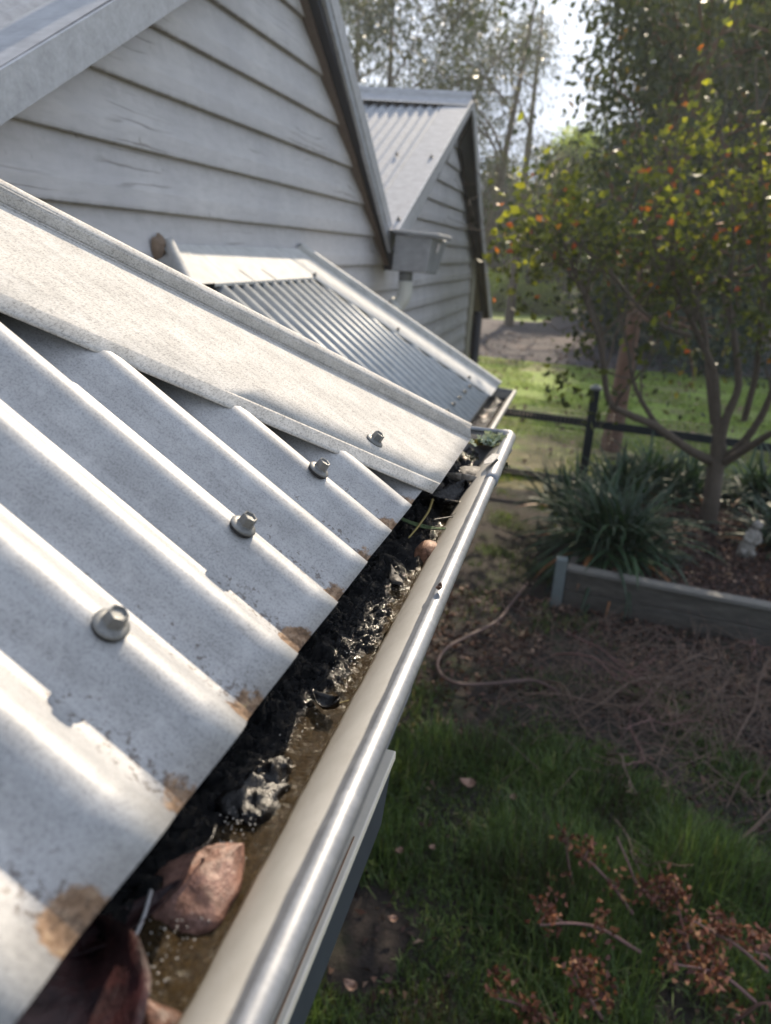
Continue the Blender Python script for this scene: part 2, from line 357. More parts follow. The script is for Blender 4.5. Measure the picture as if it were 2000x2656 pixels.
# last ring of the mirrored side is cut too (built from the mirrored points)
cap = mesh('hip_capping', V, F, M_cap, hip, smooth=2, world=True, solid=.0009, off=1)
def screw(parent, p, nrm, s=1., tilt=0., spin=0.):
    """hex roofing screw: washer with sloping skirt, tapering hex head with a dimple"""
    nrm = np.array(nrm, float); nrm /= np.linalg.norm(nrm); x = np.cross(nrm, (0.1, 1, 0.05)); x /= np.linalg.norm(x); y = np.cross(nrm, x); p = np.array(p, float)
    def ring(r, h, n, a0=0.): return [p+nrm*h*s+s*r*(math.cos(a0+2*math.pi*k/n)*x+math.sin(a0+2*math.pi*k/n)*y) for k in range(n)]
    def lathe(R, n, capend=True):
        V = [q for (r, h) in R for q in ring(r, h, n, spin)]; F = []
        for a_ in range(len(R)-1):
            for k in range(n): F.append((a_*n+k, a_*n+(k+1) % n, (a_+1)*n+(k+1) % n, (a_+1)*n+k))
        if capend: F.append(tuple((len(R)-1)*n+k for k in range(n)))
        return V, F
    V, F = lathe([(.0066, .0026), (.0056, .0040), (.0050, .0098), (.0046, .0102), (.0040, .0100), (.0034, .0090), (.0020, .0088)], 6)
    head = mesh('screw', V, F, M_screw, parent); 
    V, F = lathe([(.0078, .0004), (.0088, .0008), (.0088, .0017), (.0083, .0023), (.0062, .0034), (.003, .0036)], 28); mesh('washer', V, F, M_screw, head, smooth=True)
    V, F = lathe([(.0080, -.0018), (.0084, -.0008), (.0082, .0007)], 24); mesh('rubber_seal', V, F, M_rub, head, smooth=True)
    return head
M_rub = plain('black_rubber', (.012, .012, .013), .7)
for j in (-1, 1, 3, 5): screw(hip, (-.083, j*PITCH_-.002, .0012), (0.02, -.05 if j == 1 else .03, 1), 1.12, spin=.2+.5*j)
for s in (-.248, -1.25):
    p = np.array([0, VC, 0])+hdir*(s-.009)+pdir*(-.1965); p[2] = .0013; screw(hip, p, (.02, .02, 1), 1.15, spin=.35)
# rust smudge below the capping screw, roof board and fascia behind the gutter
mesh('fascia', *(lambda b: (b.v, b.f))(MB().hexa([(-.225, -.7, CZ-.40), (-.203, -.7, CZ-.40), (-.203, .985, CZ-.40), (-.225, .965, CZ-.40), (-.225, -.7, CZ-.262), (-.203, -.7, CZ-.262), (-.203, .985, CZ-.262), (-.225, .965, CZ-.262)])), M_fasc, hip, world=True)
mesh('wall_below', *(lambda b: (b.v, b.f))(MB().box((-1.175, -.7, .35), (-.5, .75, CZ-.42))), M_wallp, hip, world=True)

# ------------------------------------------------------------------ gutters
def gutter(name, label, Y0, K, zb, xo=0., Xend=-1.2, corner=True, sc=1.):
    """zb: bead height; K: corner offset (Y = o + K on the outward profile coordinate)"""
    g = empty(name, (xo-.1, Y0, zb-.1), label, 'gutter')
    P = [(-.199, .012), (-.199, -.055), (-.196, -.078), (-.188, -.083), (-.135, -.083), (-.128, -.076), (-.124, -.062), (-.1175, -.045), (-.1085, -.030), (-.099, -.016), (-.0905, -.008), (-.0855, -.0055), (-.0835, -.005)]
    V, F = [], []; n = len(P)
    def col(o, z):
        ys = np.linspace(Y0, o+K, 26); r = [(o+xo+.0009*noise.noise((y*2.2, z*8, 2)), y, zb+z+.0012*noise.noise((y*1.7, 5, 2))) for y in ys]
        if corner: r.append((Xend, o+K, zb+z))
        return r
    C = [col(o*sc if sc != 1 else o, z) for o, z in P]; m_ = len(C[0])
    V = [q for c_ in C for q in c_]
    for i in range(n-1):
        for j in range(m_-1): F.append((i*m_+j, i*m_+j+1, (i+1)*m_+j+1, (i+1)*m_+j))
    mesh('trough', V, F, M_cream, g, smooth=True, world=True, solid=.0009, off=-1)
    # outer skin in dark grey
    Q = [(-.1285, -.0845), (-.1225, -.066), (-.1155, -.048), (-.106, -.034), (-.0965, -.020), (-.088, -.012), (-.078, -.011)]
    C = [col(o, z) for o, z in Q]; V = [q for c_ in C for q in c_]; F = []
    for i in range(len(Q)-1):
        for j in range(m_-1): F.append((i*m_+j, i*m_+j+1, (i+1)*m_+j+1, (i+1)*m_+j))
    mesh('outer_face', V, F, M_dark, g, smooth=True, world=True)
    # rolled bead
    cx, cz = -.0780, -.0058
    path = col(cx, cz)
    mb = MB(); mb.tube(path[:-1] if corner else path, .0070, 22); bead = mb.build('rolled_bead', M_bead, g, smooth=True, world=True)
    if corner:
        mb = MB(); mb.tube([path[-2]+np.array([0, 0, .004]), path[-1]+np.array([0, 0, .004])], .0042, 12); mb.build('rolled_bead', M_bead, g, smooth=True, world=True)
    return g, col, (cx, cz)
ZB = CZ-.2545; K1 = 1.198
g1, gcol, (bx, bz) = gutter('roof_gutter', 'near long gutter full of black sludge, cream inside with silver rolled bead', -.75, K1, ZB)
# ragged tape of bare metal where cream paint meets the bead
V, F = [], []; nY = 300
for i in range(nY+1):
    y = -.3+1.4*i/nY; e = .0028*noise.noise((y*7, 1, 1))+.0016*noise.noise((y*38, 7, 1))+(.006 if .505 < y < .512 else 0)
    for o, z in ((-.0815, .0002), (-.0842, -.0026), (-.0858-e*.5, -.0044-e*.5)):
        V.append((o+.0009*noise.noise((y*2.2, z*8, 2)), y, ZB+z+.0006+.0012*noise.noise((y*1.7, 5, 2))))
for i in range(nY):
    for k in range(2): q = i*3+k; F.append((q, q+1, q+4, q+3))
mesh('bead_lip', V, F, M_bead, g1, smooth=True, world=True)
# sleeve joint at the corner
mb = MB(); ys = np.linspace(.862, K1+bx-.012, 12)
mb.tube([(bx+.0003, y, ZB+bz+.0004) for y in ys], [.0084+.0009*(abs(noise.noise((y*60, 1, 1)))) for y in ys], 22); mb.build('joint_sleeve', M_bead, g1, smooth=True, world=True)
mb = MB(); cpt = np.array([bx, K1+bx, ZB+bz]); ths = np.linspace(0, math.pi/2, 7)
mb.tube([cpt+np.array([0, -.02, 0]), cpt+np.array([-.0005, -.010, 0]), cpt+np.array([-.003, -.003, 0]), cpt+np.array([-.010, .0005, 0]), cpt+np.array([-.020, 0, .001])], [.0089, .0093, .0095, .0090, .0068], 20)
mb.build('corner_cap', M_bead, g1, smooth=True, world=True)
# patch of bent metal (scuffed tab) on the sleeve
V = [(bx-.014, .905, ZB+.004), (bx-.004, .900, ZB+.0085), (bx+.002, .945, ZB+.009), (bx-.010, .955, ZB+.0055), (bx-.017, .93, ZB+.001)]
mesh('bent_tab', V, [(0, 1, 2, 3, 4)], M_cap, g1, world=True, solid=.0008)

# sludge height field
def slud(name, Y0, Y1, x0, x1, zf, step, lump=1., seed=0, label=None):
    nx = int((x1-x0)/step); ny = int((Y1-Y0)/step); V = np.zeros(((nx+1)*(ny+1), 3)); A = np.zeros(len(V)); k = 0
    for j in range(ny+1):
        y = Y0+(Y1-Y0)*j/ny
        edge = min(1.08, max(.40, .64+(y-.22)*1.3))+.16*noise.noise((y*9+seed, 0, 4))+.12*noise.noise((y*28, 2, seed))
        pool = max(0, min(1, (.25-y)/.06))
        for i in range(nx+1):
            s = i/nx; x = x0+(x1-x0)*s
            d = max(0, min(1, (edge-s)/.25))*(1-.75*pool)
            f = noise.fractal((x*42, y*42, seed), .62, 2.15, 6); r = abs(noise.noise((x*95, y*70, 2+seed)))
            h = d*(.006+.0075*f+.0028*(1-2*r))*lump+.0013*noise.noise((x*170, y*170, 1))+.0008*noise.noise((x*380, y*380, 3))+.0035*max(0, s-.8)
            V[k] = (x, y, zf+h); A[k] = (1-d)*.62+.24*s; k += 1
    q = np.arange((nx+1)*(ny+1)).reshape(ny+1, nx+1)
    F = np.stack([q[:-1, :-1].ravel(), q[:-1, 1:].ravel(), q[1:, 1:].ravel(), q[1:, :-1].ravel()], 1)
    o = mesh(name, V, F, M_sludge, smooth=True, attr=A); return tag(o, label, 'sludge', kind='stuff')
ZS = ZB-.052
slud('sludge', -.2, .90, -.1975, -.1205, ZS, .00135, 1.2, 0, 'wet black rotted leaf sludge lying along the near gutter')

# ------------------------------------------------------------------ debris in the gutter
M_lbrown = leafsurf('wet_brown_leaf', (.075, .032, .022), (.18, .085, .055), .25)
M_lorange = leafsurf('orange_brown_leaf', (.20, .09, .045), (.36, .18, .11), .4)
M_lpink = leafsurf('wet_pinkish_leaf', (.17, .085, .065), (.34, .19, .15), .28)
M_lmaroon = leafsurf('wet_maroon_leaf', (.028, .012, .016), (.06, .022, .022), .25)
M_lgrey = leafsurf('grey_leaf', (.06, .058, .056), (.15, .14, .13), .5)
M_lgreen = leafsurf('fresh_green_leaf', (.10, .16, .06), (.17, .24, .11), .4)
M_lblack = leafsurf('rotten_black_leaf', (.006, .006, .008), (.012, .011, .011), .12)
M_lbeige = leafsurf('dry_cream_leaf', (.42, .36, .30), (.60, .54, .46), .7)
def leaf(name, mt, c, L_, W_, ang, curl=.2, cup=.3, tilt=(0, 0), label=None, cat='leaf', group=None, ragged=.06, pt=1.4, nL=22, nW=10, solid=.0005, crum=.0009):
    """leaf blade centred at c: long axis at ang from +Y, curled along its length and cupped across; own mesh around its origin"""
    V, F = [], []; ca, sa = math.cos(ang), math.sin(ang)
    for i in range(nL+1):
        s = i/nL; hw_ = W_/2*(math.sin(math.pi*min(1, s**.8))**.75)*(1-.25*s*pt*.4)
        for j in range(nW+1):
            q = j/nW*2-1; xx = hw_*q*(1+ragged*noise.noise((s*6, q*2, L_*90)))
            yy = (s-.5)*L_; zz = curl*L_*((s-.5)**2)*2+cup*W_*q*q*.5+crum*noise.noise((s*6+c[0]*50, q*3, 2))+crum*.5*noise.noise((s*17, q*8, c[1]*30))-.0006*math.exp(-(q*9)**2)*(W_/.03)
            zz += tilt[0]*xx+tilt[1]*yy
            V.append((xx*ca-yy*sa, xx*sa+yy*ca, zz))
    for i in range(nL):
        for j in range(nW): a_ = i*(nW+1)+j; F.append((a_, a_+1, a_+nW+2, a_+nW+1))
    o = mesh(name, V, F, mt, smooth=True, solid=solid); o.location = c
    return tag(o, label, cat, group)
GG = 'fallen leaves in the near gutter'
def gp(px, py, z=ZS+.004): return tuple(HZ((px, py), z))
leaf('fallen_leaf', M_lpink, gp(500, 2245, ZS+.012), .060, .062, math.radians(-32), -.25, -.40, (.10, .12), 'large wet pinkish brown leaf folded in the sludge near the lower end of the gutter', group=GG, nL=30, nW=20, crum=.002)
leaf('fallen_leaf', M_lmaroon, gp(205, 2600, ZS+.014), .085, .060, math.radians(28), -.4, .55, (-.1, 0), 'big dark maroon curled leaf lying lowest in the near gutter', group=GG)
leaf('fallen_leaf', M_lmaroon, gp(322, 2400, ZS+.006), .060, .018, math.radians(-30), .1, .4, (.2, 0), 'long narrow maroon leaf beside the pale twig', group=GG)
leaf('fallen_leaf', M_lorange, gp(1112, 1402, ZS+.022), .046, .040, math.radians(20), -.45, -.8, (.1, -.1), 'curled orange brown leaf beneath the green gum leaf', group=GG)
leaf('fallen_leaf', M_lgreen, gp(1100, 1368, ZS+.018), .062, .0105, math.radians(-100), .15, .3, (0, 0), 'fresh green narrow gum leaf across the near gutter', group=GG, nL=26)
leaf('fallen_leaf', M_lgrey, gp(1026, 1492, ZS+.014), .034, .014, math.radians(30), .2, -.6, (0, .1), 'small furry grey leaf on the black sludge', group=GG)
leaf('fallen_leaf', M_lblack, gp(1172, 1300, ZS+.012), .066, .056, math.radians(-20), .22, .35, (0, .12), 'large black rotten leaf cupped near the gutter corner', group=GG, ragged=.3)
leaf('fallen_leaf', M_lbeige, gp(1200, 1250, ZS+.026), .012, .052, math.radians(-14), .4, .35, (.05, -.3), 'pale ragged torn leaf edge above the black cupped leaf', group=GG, ragged=.5)
leaf('fallen_leaf', M_lgrey, gp(1228, 1212, ZS+.033), .056, .070, math.radians(-30), -.2, -.35, (0, 0), 'flat dark grey leaf under the lichen at the gutter corner', group=GG, ragged=.35)
leaf('fallen_leaf', M_lgrey, gp(1320, 1135, ZS+.030), .026, .024, 0, .1, .2, (0, 0), 'round grey leaf against the end wall of the near gutter', group=GG)
leaf('fallen_leaf', M_lbeige, gp(1316, 1178, ZS+.034), .022, .012, .3, 1.2, 1., (0, .3), 'crumpled pale leaf caught under the gutter bead', group=GG, ragged=.6)
leaf('fallen_leaf', M_lblack, gp(705, 1975, ZS+.012), .034, .026, math.radians(-25), -.5, -.9, (.1, 0), 'crumpled wet leaf nearest the silt in the middle of the sludge', group=GG, ragged=.5, nL=30, nW=20, crum=.0035)
leaf('fallen_leaf', M_lblack, gp(640, 2020, ZS+.010), .055, .045, math.radians(40), -.2, -.3, (-.1, 0), 'veined black leaf closer to the roof sheet beside the crumpled one', group=GG, ragged=.4, nL=30, nW=20, crum=.0035)
leaf('fallen_leaf', M_lblack, gp(880, 1640, ZS+.012), .045, .03, math.radians(60), -.5, -.5, (0, 0), 'small grey black leaf hump halfway along the gutter', group=GG, ragged=.2)
leaf('fallen_leaf', M_lblack, gp(845, 1835, ZS+.004), .020, .015, math.radians(80), .5, .8, (0, 0), 'tiny cupped leaf in the glittering brown silt', group=GG)
leaf('fallen_leaf', M_lbrown, gp(420, 2645, ZS+.008), .030, .018, math.radians(70), .3, -.5, (0, 0), 'brown lump of leaf at the very bottom of the gutter', group=GG)
fl = leaf('paint_flake', M_lbrown, gp(1139, 1527, ZB+.004), .008, .005, 0, .5, .8, (.3, 0), 'tiny brown flake stuck to the gutter bead', 'flake')
def tw(name, mt, pix, z, r, label, cat='twig', z2=None, forks=()):
    P = smoothpath([np.array(gp(*p, z=z+((z2-z)*i/(len(pix)-1) if z2 else 0))) for i, p in enumerate(pix)], 5); c = P[0].copy()
    e_ = empty(name, tuple(c), label, cat) if False else None
    mb = MB(); mb.tube(P-c, np.linspace(r, r*.5, len(P)), 7)
    for i0, dv in forks: q = P[i0]-c; mb.tube([q, q+np.array(dv)*.5+np.array([0, 0, .001]), q+np.array(dv)], [r*.6, r*.5, r*.3], 6)
    o = mb.build(name, mt, smooth=True); o.location = tuple(c); return tag(o, label, cat)
M_ptwig = plain('pale_twig', (.42, .42, .43), .6, nscale=200); M_ytwig = plain('yellow_stem', (.30, .24, .07), .5, nscale=150)
tw('pale_twig', M_ptwig, [(392, 2310), (372, 2380), (345, 2440), (325, 2480), (318, 2540), (305, 2600), (300, 2640)], ZS+.010, .0011, 'pale silver twig lying in the lower gutter')
tw('leaf_stem', M_ytwig, [(1122, 1296), (1112, 1325), (1092, 1355), (1078, 1374), (1060, 1395)], ZS+.024, .0016, 'yellow green stem under the hip corner beside the green leaf', 'stem')
tw('dark_twig', M_lblack, [(1120, 1350), (1150, 1344), (1180, 1340), (1206, 1341)], ZS+.026, .0011, 'thin black twig poking over the cream gutter wall', 'twig', forks=((8, (.004, .01, .002)),))
tw('dark_twig', M_lblack, [(560, 2140), (548, 2175), (520, 2200), (480, 2212)], ZS+.020, .0009, 'hair thin black stalk on the large brown leaf', 'twig')
tw('dry_grass_stem', M_ytwig, [(860, 1832), (880, 1824), (905, 1816)], ZS+.006, .0005, 'short straw lying on glittering brown silt', 'straw')
for i, (px, py) in enumerate([(1100, 1245), (1085, 1256)]):
    tw('grass_clump_stem', M_lblack, [(px, py), (px+14, py+10), (px+34, py+8)], ZS+.030, .0007, ['black root hair under the capping corner', 'second black root hair, nearer the roof sheet'][i], 'root')
# lichen: ruffled branching lobes
M_lich = leafmat('pale_green_lichen', [(0., (.20, .25, .17)), (.5, (.34, .40, .29)), (1., (.44, .47, .36))], .8, .15)
M_moss = leafmat('yellow_moss', [(0., (.10, .09, .015)), (.6, (.26, .22, .02)), (1., (.42, .34, .03))], .9, .1)
def tuft(name, mt, c, rad, n, L_, label, cat, seed, up=.6):
    R = np.random.default_rng(seed); V, F, A = [], [], []
    for _ in range(n):
        p = np.array(c)+np.array([R.normal(0, rad*.4), R.normal(0, rad*.4), 0]); d = np.array([R.normal(), R.normal(), abs(R.normal())*up+.3]); d /= np.linalg.norm(d)
        x = np.cross(d, (0, 0, 1)); x /= np.linalg.norm(x)+1e-6; l = L_*R.uniform(.5, 1.2); wd = l*.22; k = len(V); a_ = R.uniform()
        for s, ww in ((0, .6), (.4, 1.1), (.75, .7)):
            q = p+d*l*s+np.array([0, 0, .1*l*math.sin(s*6)]); V += [q-x*wd*ww, q+x*wd*ww]
        t1 = p+d*l; V += [t1+x*wd*1.3+d*l*.12, t1-x*wd*1.3+d*l*.12, t1+d*l*.02]
        F += [(k, k+1, k+3, k+2), (k+2, k+3, k+5, k+4), (k+5, k+6, k+8, k+4), (k+4, k+8, k+7)]; A += [a_]*9
    o = mesh(name, np.array(V)-np.array(c), F, mt, attr=A); o.location = c; return tag(o, label, cat)
tuft('lichen', M_lich, gp(1275, 1150, ZS+.040), .022, 150, .014, 'pale grey green ruffled lichen clump in the gutter corner', 'lichen', 3)
tuft('moss', M_moss, gp(1245, 1150, ZS+.034), .016, 160, .007, 'yellow moss tuft between lichen and hip capping', 'moss', 5, 1.2)
tuft('moss', leafmat('dark_moss', [(0., (.008, .010, .007)), (1., (.04, .05, .03))], .9, .1), gp(1290, 1210, ZS+.022), .018, 170, .006, 'dark moss patch below the lichen beside the gutter wall', 'moss', 6, 1.2)
tuft('moss', MATS['dark_moss'], gp(1205, 1190, ZS+.026), .018, 170, .006, 'black moss patch tucked under the capping end', 'moss', 8, 1.2)
# tiny half-metallic bubbles added to give the silt its glints
rngb = np.random.default_rng(9); V, F = [], []
spots_ = [((585, 2200), .006, 40), ((610, 2160), .008, 60), ((560, 2300), .005, 30), ((520, 2345), .005, 30), ((480, 2400), .006, 40), ((380, 2470), .010, 45), ((385, 2530), .009, 40), ((370, 2590), .010, 35), ((650, 2080), .010, 70), ((760, 1870), .010, 80), ((830, 1780), .009, 70), ((900, 1700), .009, 60), ((960, 1620), .007, 40), ((1000, 1560), .007, 40), ((1040, 1505), .006, 40)]
for (p_, sd, n_) in spots_:
    q0 = HZ(p_, ZS+.005)
    for _ in range(int(n_*.6)):
        q = q0+np.array([rngb.normal(0, sd*.8), rngb.normal(0, sd*1.6), rngb.uniform(-.001, .0015)]); r = rngb.uniform(.00018, .00065); k = len(V)
        if q[0] > -.121: q[0] = -.122-rngb.uniform(0, .004)
        for lv in range(4):
            ph = lv/3*math.pi/2
            for a_ in range(8): V.append(q+r*np.array([math.cos(ph)*math.cos(a_*math.pi/4), math.cos(ph)*math.sin(a_*math.pi/4), math.sin(ph)]))
        for lv in range(3):
            for a_ in range(8): F.append((k+lv*8+a_, k+lv*8+(a_+1) % 8, k+(lv+1)*8+(a_+1) % 8, k+(lv+1)*8+a_))
m = mat('glint_bubble_metal'); t = NT(m); t.done(Base_Color=(.62, .60, .56), Metallic=.5, Roughness=.10)
tag(mesh('glint_bubbles', V, np.array(F), m, smooth=True), 'tiny shiny bubbles added for glints on the brown silt along the near gutter', 'glint_bubbles', kind='stuff')
# soil bank in the corner so the debris rests on something
slud('leaf_mould', .90, 1.07, -.1975, -.118, ZS+.020, .002, 1.2, 9, 'black leaf mould banked in the gutter corner')
tag(bpy.data.objects['leaf_mould'], cat='debris')
# small wall dirt smear on the cream wall
tw('dirt_clod', M_lblack, [(1232, 1304), (1245, 1306), (1255, 1310)], ZB-.014, .0028, 'dark dirt clod stuck on cream gutter wall', 'dirt')

# rail fixed below the gutter
M_railtop = plain('weathered_cream_paint', (.80, .72, .60), .6, nscale=60, var=.15)
rl = empty('batten', (-.11, -.2, CZ-.44), 'cream topped batten with dark face hanging just below the near gutter', 'batten')
zt = CZ-.385
pe = HZ((1028, 1947), zt); pn = HZ((738, 2656), zt); d_ = (pn-pe)/np.linalg.norm(pn-pe); pn = pe+d_*.75
ix = np.array([-.016, 0, 0])
mb = MB(); mb.hexa([pn+ix+[0, 0, -.008], pn+[0, 0, -.008], pe+[0, 0, -.008], pe+ix+[0, 0, -.008], pn+ix, pn, pe, pe+ix]); bevel(mb.build('top_edge', M_railtop, rl, world=True), .0012)
mb = MB(); a_ = np.array([-.002, 0, 0]); mb.hexa([pn+ix+[0, 0, -.05], pn+a_+[0, 0, -.05], pe+a_+[0, -.03, -.05], pe+ix+[0, -.03, -.05], pn+ix+[0, 0, -.0085], pn+a_+[0, 0, -.0085], pe+a_+[0, -.003, -.0085], pe+ix+[0, -.003, -.0085]]); mb.build('face_board', M_dark, rl, world=True)
M_rust = plain('rust_streak', (.30, .16, .08), .8, nscale=80, var=.4)
mb = MB(); q = np.array([-.0045, 0, .0004]); mb.bar(pe+q+d_*.10, pn+q, .0008, .0006); mb.build('rust_line', M_rust, rl, world=True)

# ------------------------------------------------------------------ second bay roof
TH2 = 0.65383; O2 = np.array([-1.03898271, 2.09324912, -0.12737614+CZ])
D2 = np.array([math.cos(TH2), 0, -math.sin(TH2)]); Y2 = np.array([0, 1., 0]); N2 = np.cross(D2, Y2); M2 = frame(D2, Y2, N2, O2)
bay = empty('bay_roof', mat=M2, label='small corrugated bay roof with pale apron flashing below the weatherboard gable', cat='roof')
UE = .84; VR = .775; c2 = math.cos(TH2)     # hip from (u=0, v=VR) running 45 degrees in plan
def hipv(u): return VR+.315+u*c2            # right hip line v(u)
def ub(v):
    top = -.02
    if v > hipv(0): top = (v-VR-.315)/c2
    if v < -.05: top = (-.05-v)/c2
    return (top, UE)
corrugated('roofing_sheet', M_roof2, bay, (-.05-.6, hipv(UE)-.005), ub, nu=2, sub=14)
# apron flashing along the wall (flat on the crests) with joints
def flat(name, mt, pts, z=.003, th=.0012, parent=bay): return mesh(name, [(u, v, z) for u, v in pts], [tuple(range(len(pts)))], mt, parent, solid=th, off=1)
flat('apron_flashing', M_cap2, [(-.168, -.06), (.0, -.06), (.0, .80), (-.168, .80)])
flat('apron_flashing', M_cap2, [(-.165, -.13), (.0, -.20), (.0, -.062), (-.165, .0)], z=.0052)
mesh('apron_lip', [(0.0, -.06, .003), (.0, .80, .003), (.004, .80, -.004), (.004, -.06, -.004)], [(0, 1, 2, 3)], M_cap2, bay)
# right hip capping : flange, blue upstand, roll
prof2 = [(-.235, .000), (-.231, .004), (-.12, .005), (-.0145, .005), (-.0135, .008), (-.010, .024), (-.006, .028), (.0, .030), (.0127, .0305)]
hd2 = np.array([1., c2, 0]); hd2 /= np.linalg.norm(hd2); pd2 = np.array([-hd2[1], hd2[0], 0])
def cap_strip(name, M, corner, hd, pd, prof_, s0, s1, mt, parent, flip=1, n=16, mirror_m=True, ucut=None, u0=None):
    V = []; rows_ = []
    hw_ = hd[0]*np.array(M.col[0][:3])+hd[1]*np.array(M.col[1][:3]); m_ = np.cross(hw_, EZ); m_ /= np.linalg.norm(m_); hc_ = l2w(M, corner)
    for i in range(n+1):
        s = s0+(s1-s0)*i/n; r = []
        for a_, b_ in prof_:
            se = s1 if ucut is None else (ucut-pd[0]*a_*flip)/hd[0]; sb = s0 if u0 is None else (u0-pd[0]*a_*flip)/hd[0]; s = sb+(se-sb)*i/n
            p = np.array(corner, float)+hd*s+pd*a_*flip; p[2] += b_; r.append(l2w(M, p))
        if mirror_m: r = r+[q-2*np.dot(q-hc_, m_)*m_ for q in r[:-1]][::-1]
        rows_.append(r)
    nr_ = len(rows_[0]); i = np.arange((n+1)*nr_).reshape(n+1, nr_)
    F = np.stack([i[:-1, :-1].ravel(), i[:-1, 1:].ravel(), i[1:, 1:].ravel(), i[1:, :-1].ravel()], 1)
    return mesh(name, np.array(rows_).reshape(-1, 3), F, mt, parent, world=True)
cap_strip('hip_capping', M2, (0, VR+.315, 0), hd2, pd2, prof2, -.20, UE/hd2[0]+.06, M_cap2, bay, ucut=UE+.01, u0=-.168)
hd3 = np.array([1., -c2, 0]); hd3 /= np.linalg.norm(hd3); pd3 = np.array([hd3[1], hd3[0], 0])*-1
cap_strip('hip_capping', M2, (0, -.22, 0), hd3, np.array([-hd3[1], hd3[0], 0]), [(.06, .0), (.055, .004), (.012, .009), (.002, .028), (-.006, .033)], -.20, UE/hd3[0], M_cap2, bay)
# far slope
V = [l2w(M2, (-.16, VR+.315-.16*c2, 0)), l2w(M2, (UE, hipv(UE), 0)), None, None]
V[2] = V[1]+np.array([-1.0, 0, 0]); V[3] = V[0]+np.array([-.05, 0, 0])
mesh('far_slope', V, [(0, 1, 2, 3)], M_roof2, bay, world=True)
for px, py in ((1182, 1048), (1199, 1018), (1216, 1003), (1167, 1034), (1223, 984), (1167, 1051)):
    pass
for j, u in ((9, .745), (11, .745), (13, .745), (15, .745), (17, .745)): screw(bay, (u, j*PITCH_, .001), (0, 0, 1), 1.1)
for s in (.28, .75): 
    p = np.array([0, VR+.315, 0])+hd2*s+pd2*-.20; p[2] = .006; screw(bay, p, (0, 0, 1), 1.1)
screw(bay, (-.01, .80, .006), (0, 0, 1), 1.1)
# two crooked lead straps on the apron
for v in (.19, .37):
    mb = MB(); mb.bar((-.055, v, .0045), (-.004, v+.03, .0045), .012, .0016, up=(0, 0, 1)); mb.build('strap', M_cap, bay)
bf = O2+D2*UE
mb = MB(); mb.box((bf[0]-.09, O2[1]-.6, bf[2]-.22), (bf[0]-.07, O2[1]+1.62, bf[2]-.03)); mb.build('fascia', M_fasc, bay, world=True)
mb = MB(); mb.box((-1.17, O2[1]-.5, .3), (bf[0]-.25, O2[1]+1.35, bf[2]-.20)); mb.build('bay_wall', M_wallp, bay, world=True)

# second gutter: bead through two photographed points
za = bf[2]-.02
A_ = HZ((1335, 1016), za); B_ = HZ((1288, 1095), za)
g2 = empty('roof_gutter', (A_[0], A_[1], za-.1), 'short far gutter below the bay roof holding pink brown leaves', 'gutter')
dv = (B_-A_)/np.linalg.norm(B_-A_); B2 = A_+dv*1.9; nx_ = np.array([-dv[1], dv[0], 0]); nx_ = nx_ if nx_[0] > 0 else -nx_
def gsec(o, z): return [A_+nx_*o+[0, 0, z], B2+nx_*o+[0, 0, z]]
P = [(-.125, .01), (-.125, -.075), (-.118, -.083), (-.06, -.083), (-.05, -.06), (-.032, -.03), (-.01, -.006)]
V = [q for o, z in P for q in gsec(o, z)]; F = [(2*i, 2*i+1, 2*i+3, 2*i+2) for i in range(len(P)-1)]
V += [A_+nx_*o+[0, .0, z] for o, z in P]+[A_+nx_*-.01+[0, 0, .0]]
n0 = 2*len(P); F.append(tuple(n0+i for i in range(len(P)+1)))
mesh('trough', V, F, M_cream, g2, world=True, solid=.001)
mb = MB(); mb.tube([A_, B2], .0105, 14); mb.build('rolled_bead', M_bead, g2, world=True, smooth=True)
mb = MB(); mb.bar(A_+nx_*-.125+[0, 0, .008], A_, .003, .018); mb.build('end_plate', M_bead, g2, world=True)
mb = MB(); q1, q2 = A_+nx_*-.085+[0, 0, -.05], B2+nx_*-.085+[0, 0, -.05]; mb.bar(q1, q2, .075, .02); s2 = mb.build('sludge', M_sludge); tag(s2, 'dark wet sludge in the short far gutter', 'sludge', kind='stuff')
G2 = 'leaves in the far gutter'
for px, py, L_, mt, lb in ((1254, 1078, .085, M_lbrown, 'pink brown leaf lowest in the far gutter'), (1270, 1062, .09, M_lbeige, 'pale leaf in the middle of the far gutter'), (1292, 1042, .12, M_lgrey, 'grey leaf near the far gutter end'), (1256, 1090, .05, M_lbeige, 'wet shining leaf at the near end of the far gutter')):
    leaf('fallen_leaf', mt, tuple(HZ((px, py), za-.035)), L_, L_*.6, rnd.uniform(-1, 1), .3, -.5, (.1, .1), lb, group=G2)

# ------------------------------------------------------------------ weatherboard house with two gables
XW = -1.177; XF = -1.105
m = mat('weatherboard_paint'); t = NT(m); v = t.obj()
n = t.noise(v, 3.5, 6, .6); nf = t.noise(t.map(v, (1, .22, 1.)), 60, 4, .6)
c = t.mix(t.ramp(n, [(.35, 0.), (.65, 1.)]), (.485, .475, .495), (.575, .56, .57))
c = t.mix(t.ramp(nf, [(.35, .35), (.55, 0.)]), c, (.40, .40, .41))
grain = t.n('ShaderNodeTexWave', {'Vector': t.map(v, (1, .10, 1)), 'Scale': 9., 'Distortion': 9., 'Detail': 4., 'Detail Scale': 1.6}, wave_type='BANDS', bands_direction='Z').outputs['Fac']
area = t.ramp(t.noise(t.map(v, (1, .5, 1.3)), 3.3, 3, .5), [(.56, 0.), (.63, 1.)])
crk = t.math('MULTIPLY', t.ramp(grain, [(.0, 1.), (.07, 0.)]), area)
c = t.mix(t.math('MULTIPLY', crk, .6), c, (.16, .14, .13))
spots = t.ramp(t.noise(t.map(v, (1, 1, .6)), 24, 3, .5), [(.70, 0.), (.76, .55)])
c = t.mix(spots, c, (.20, .185, .18))
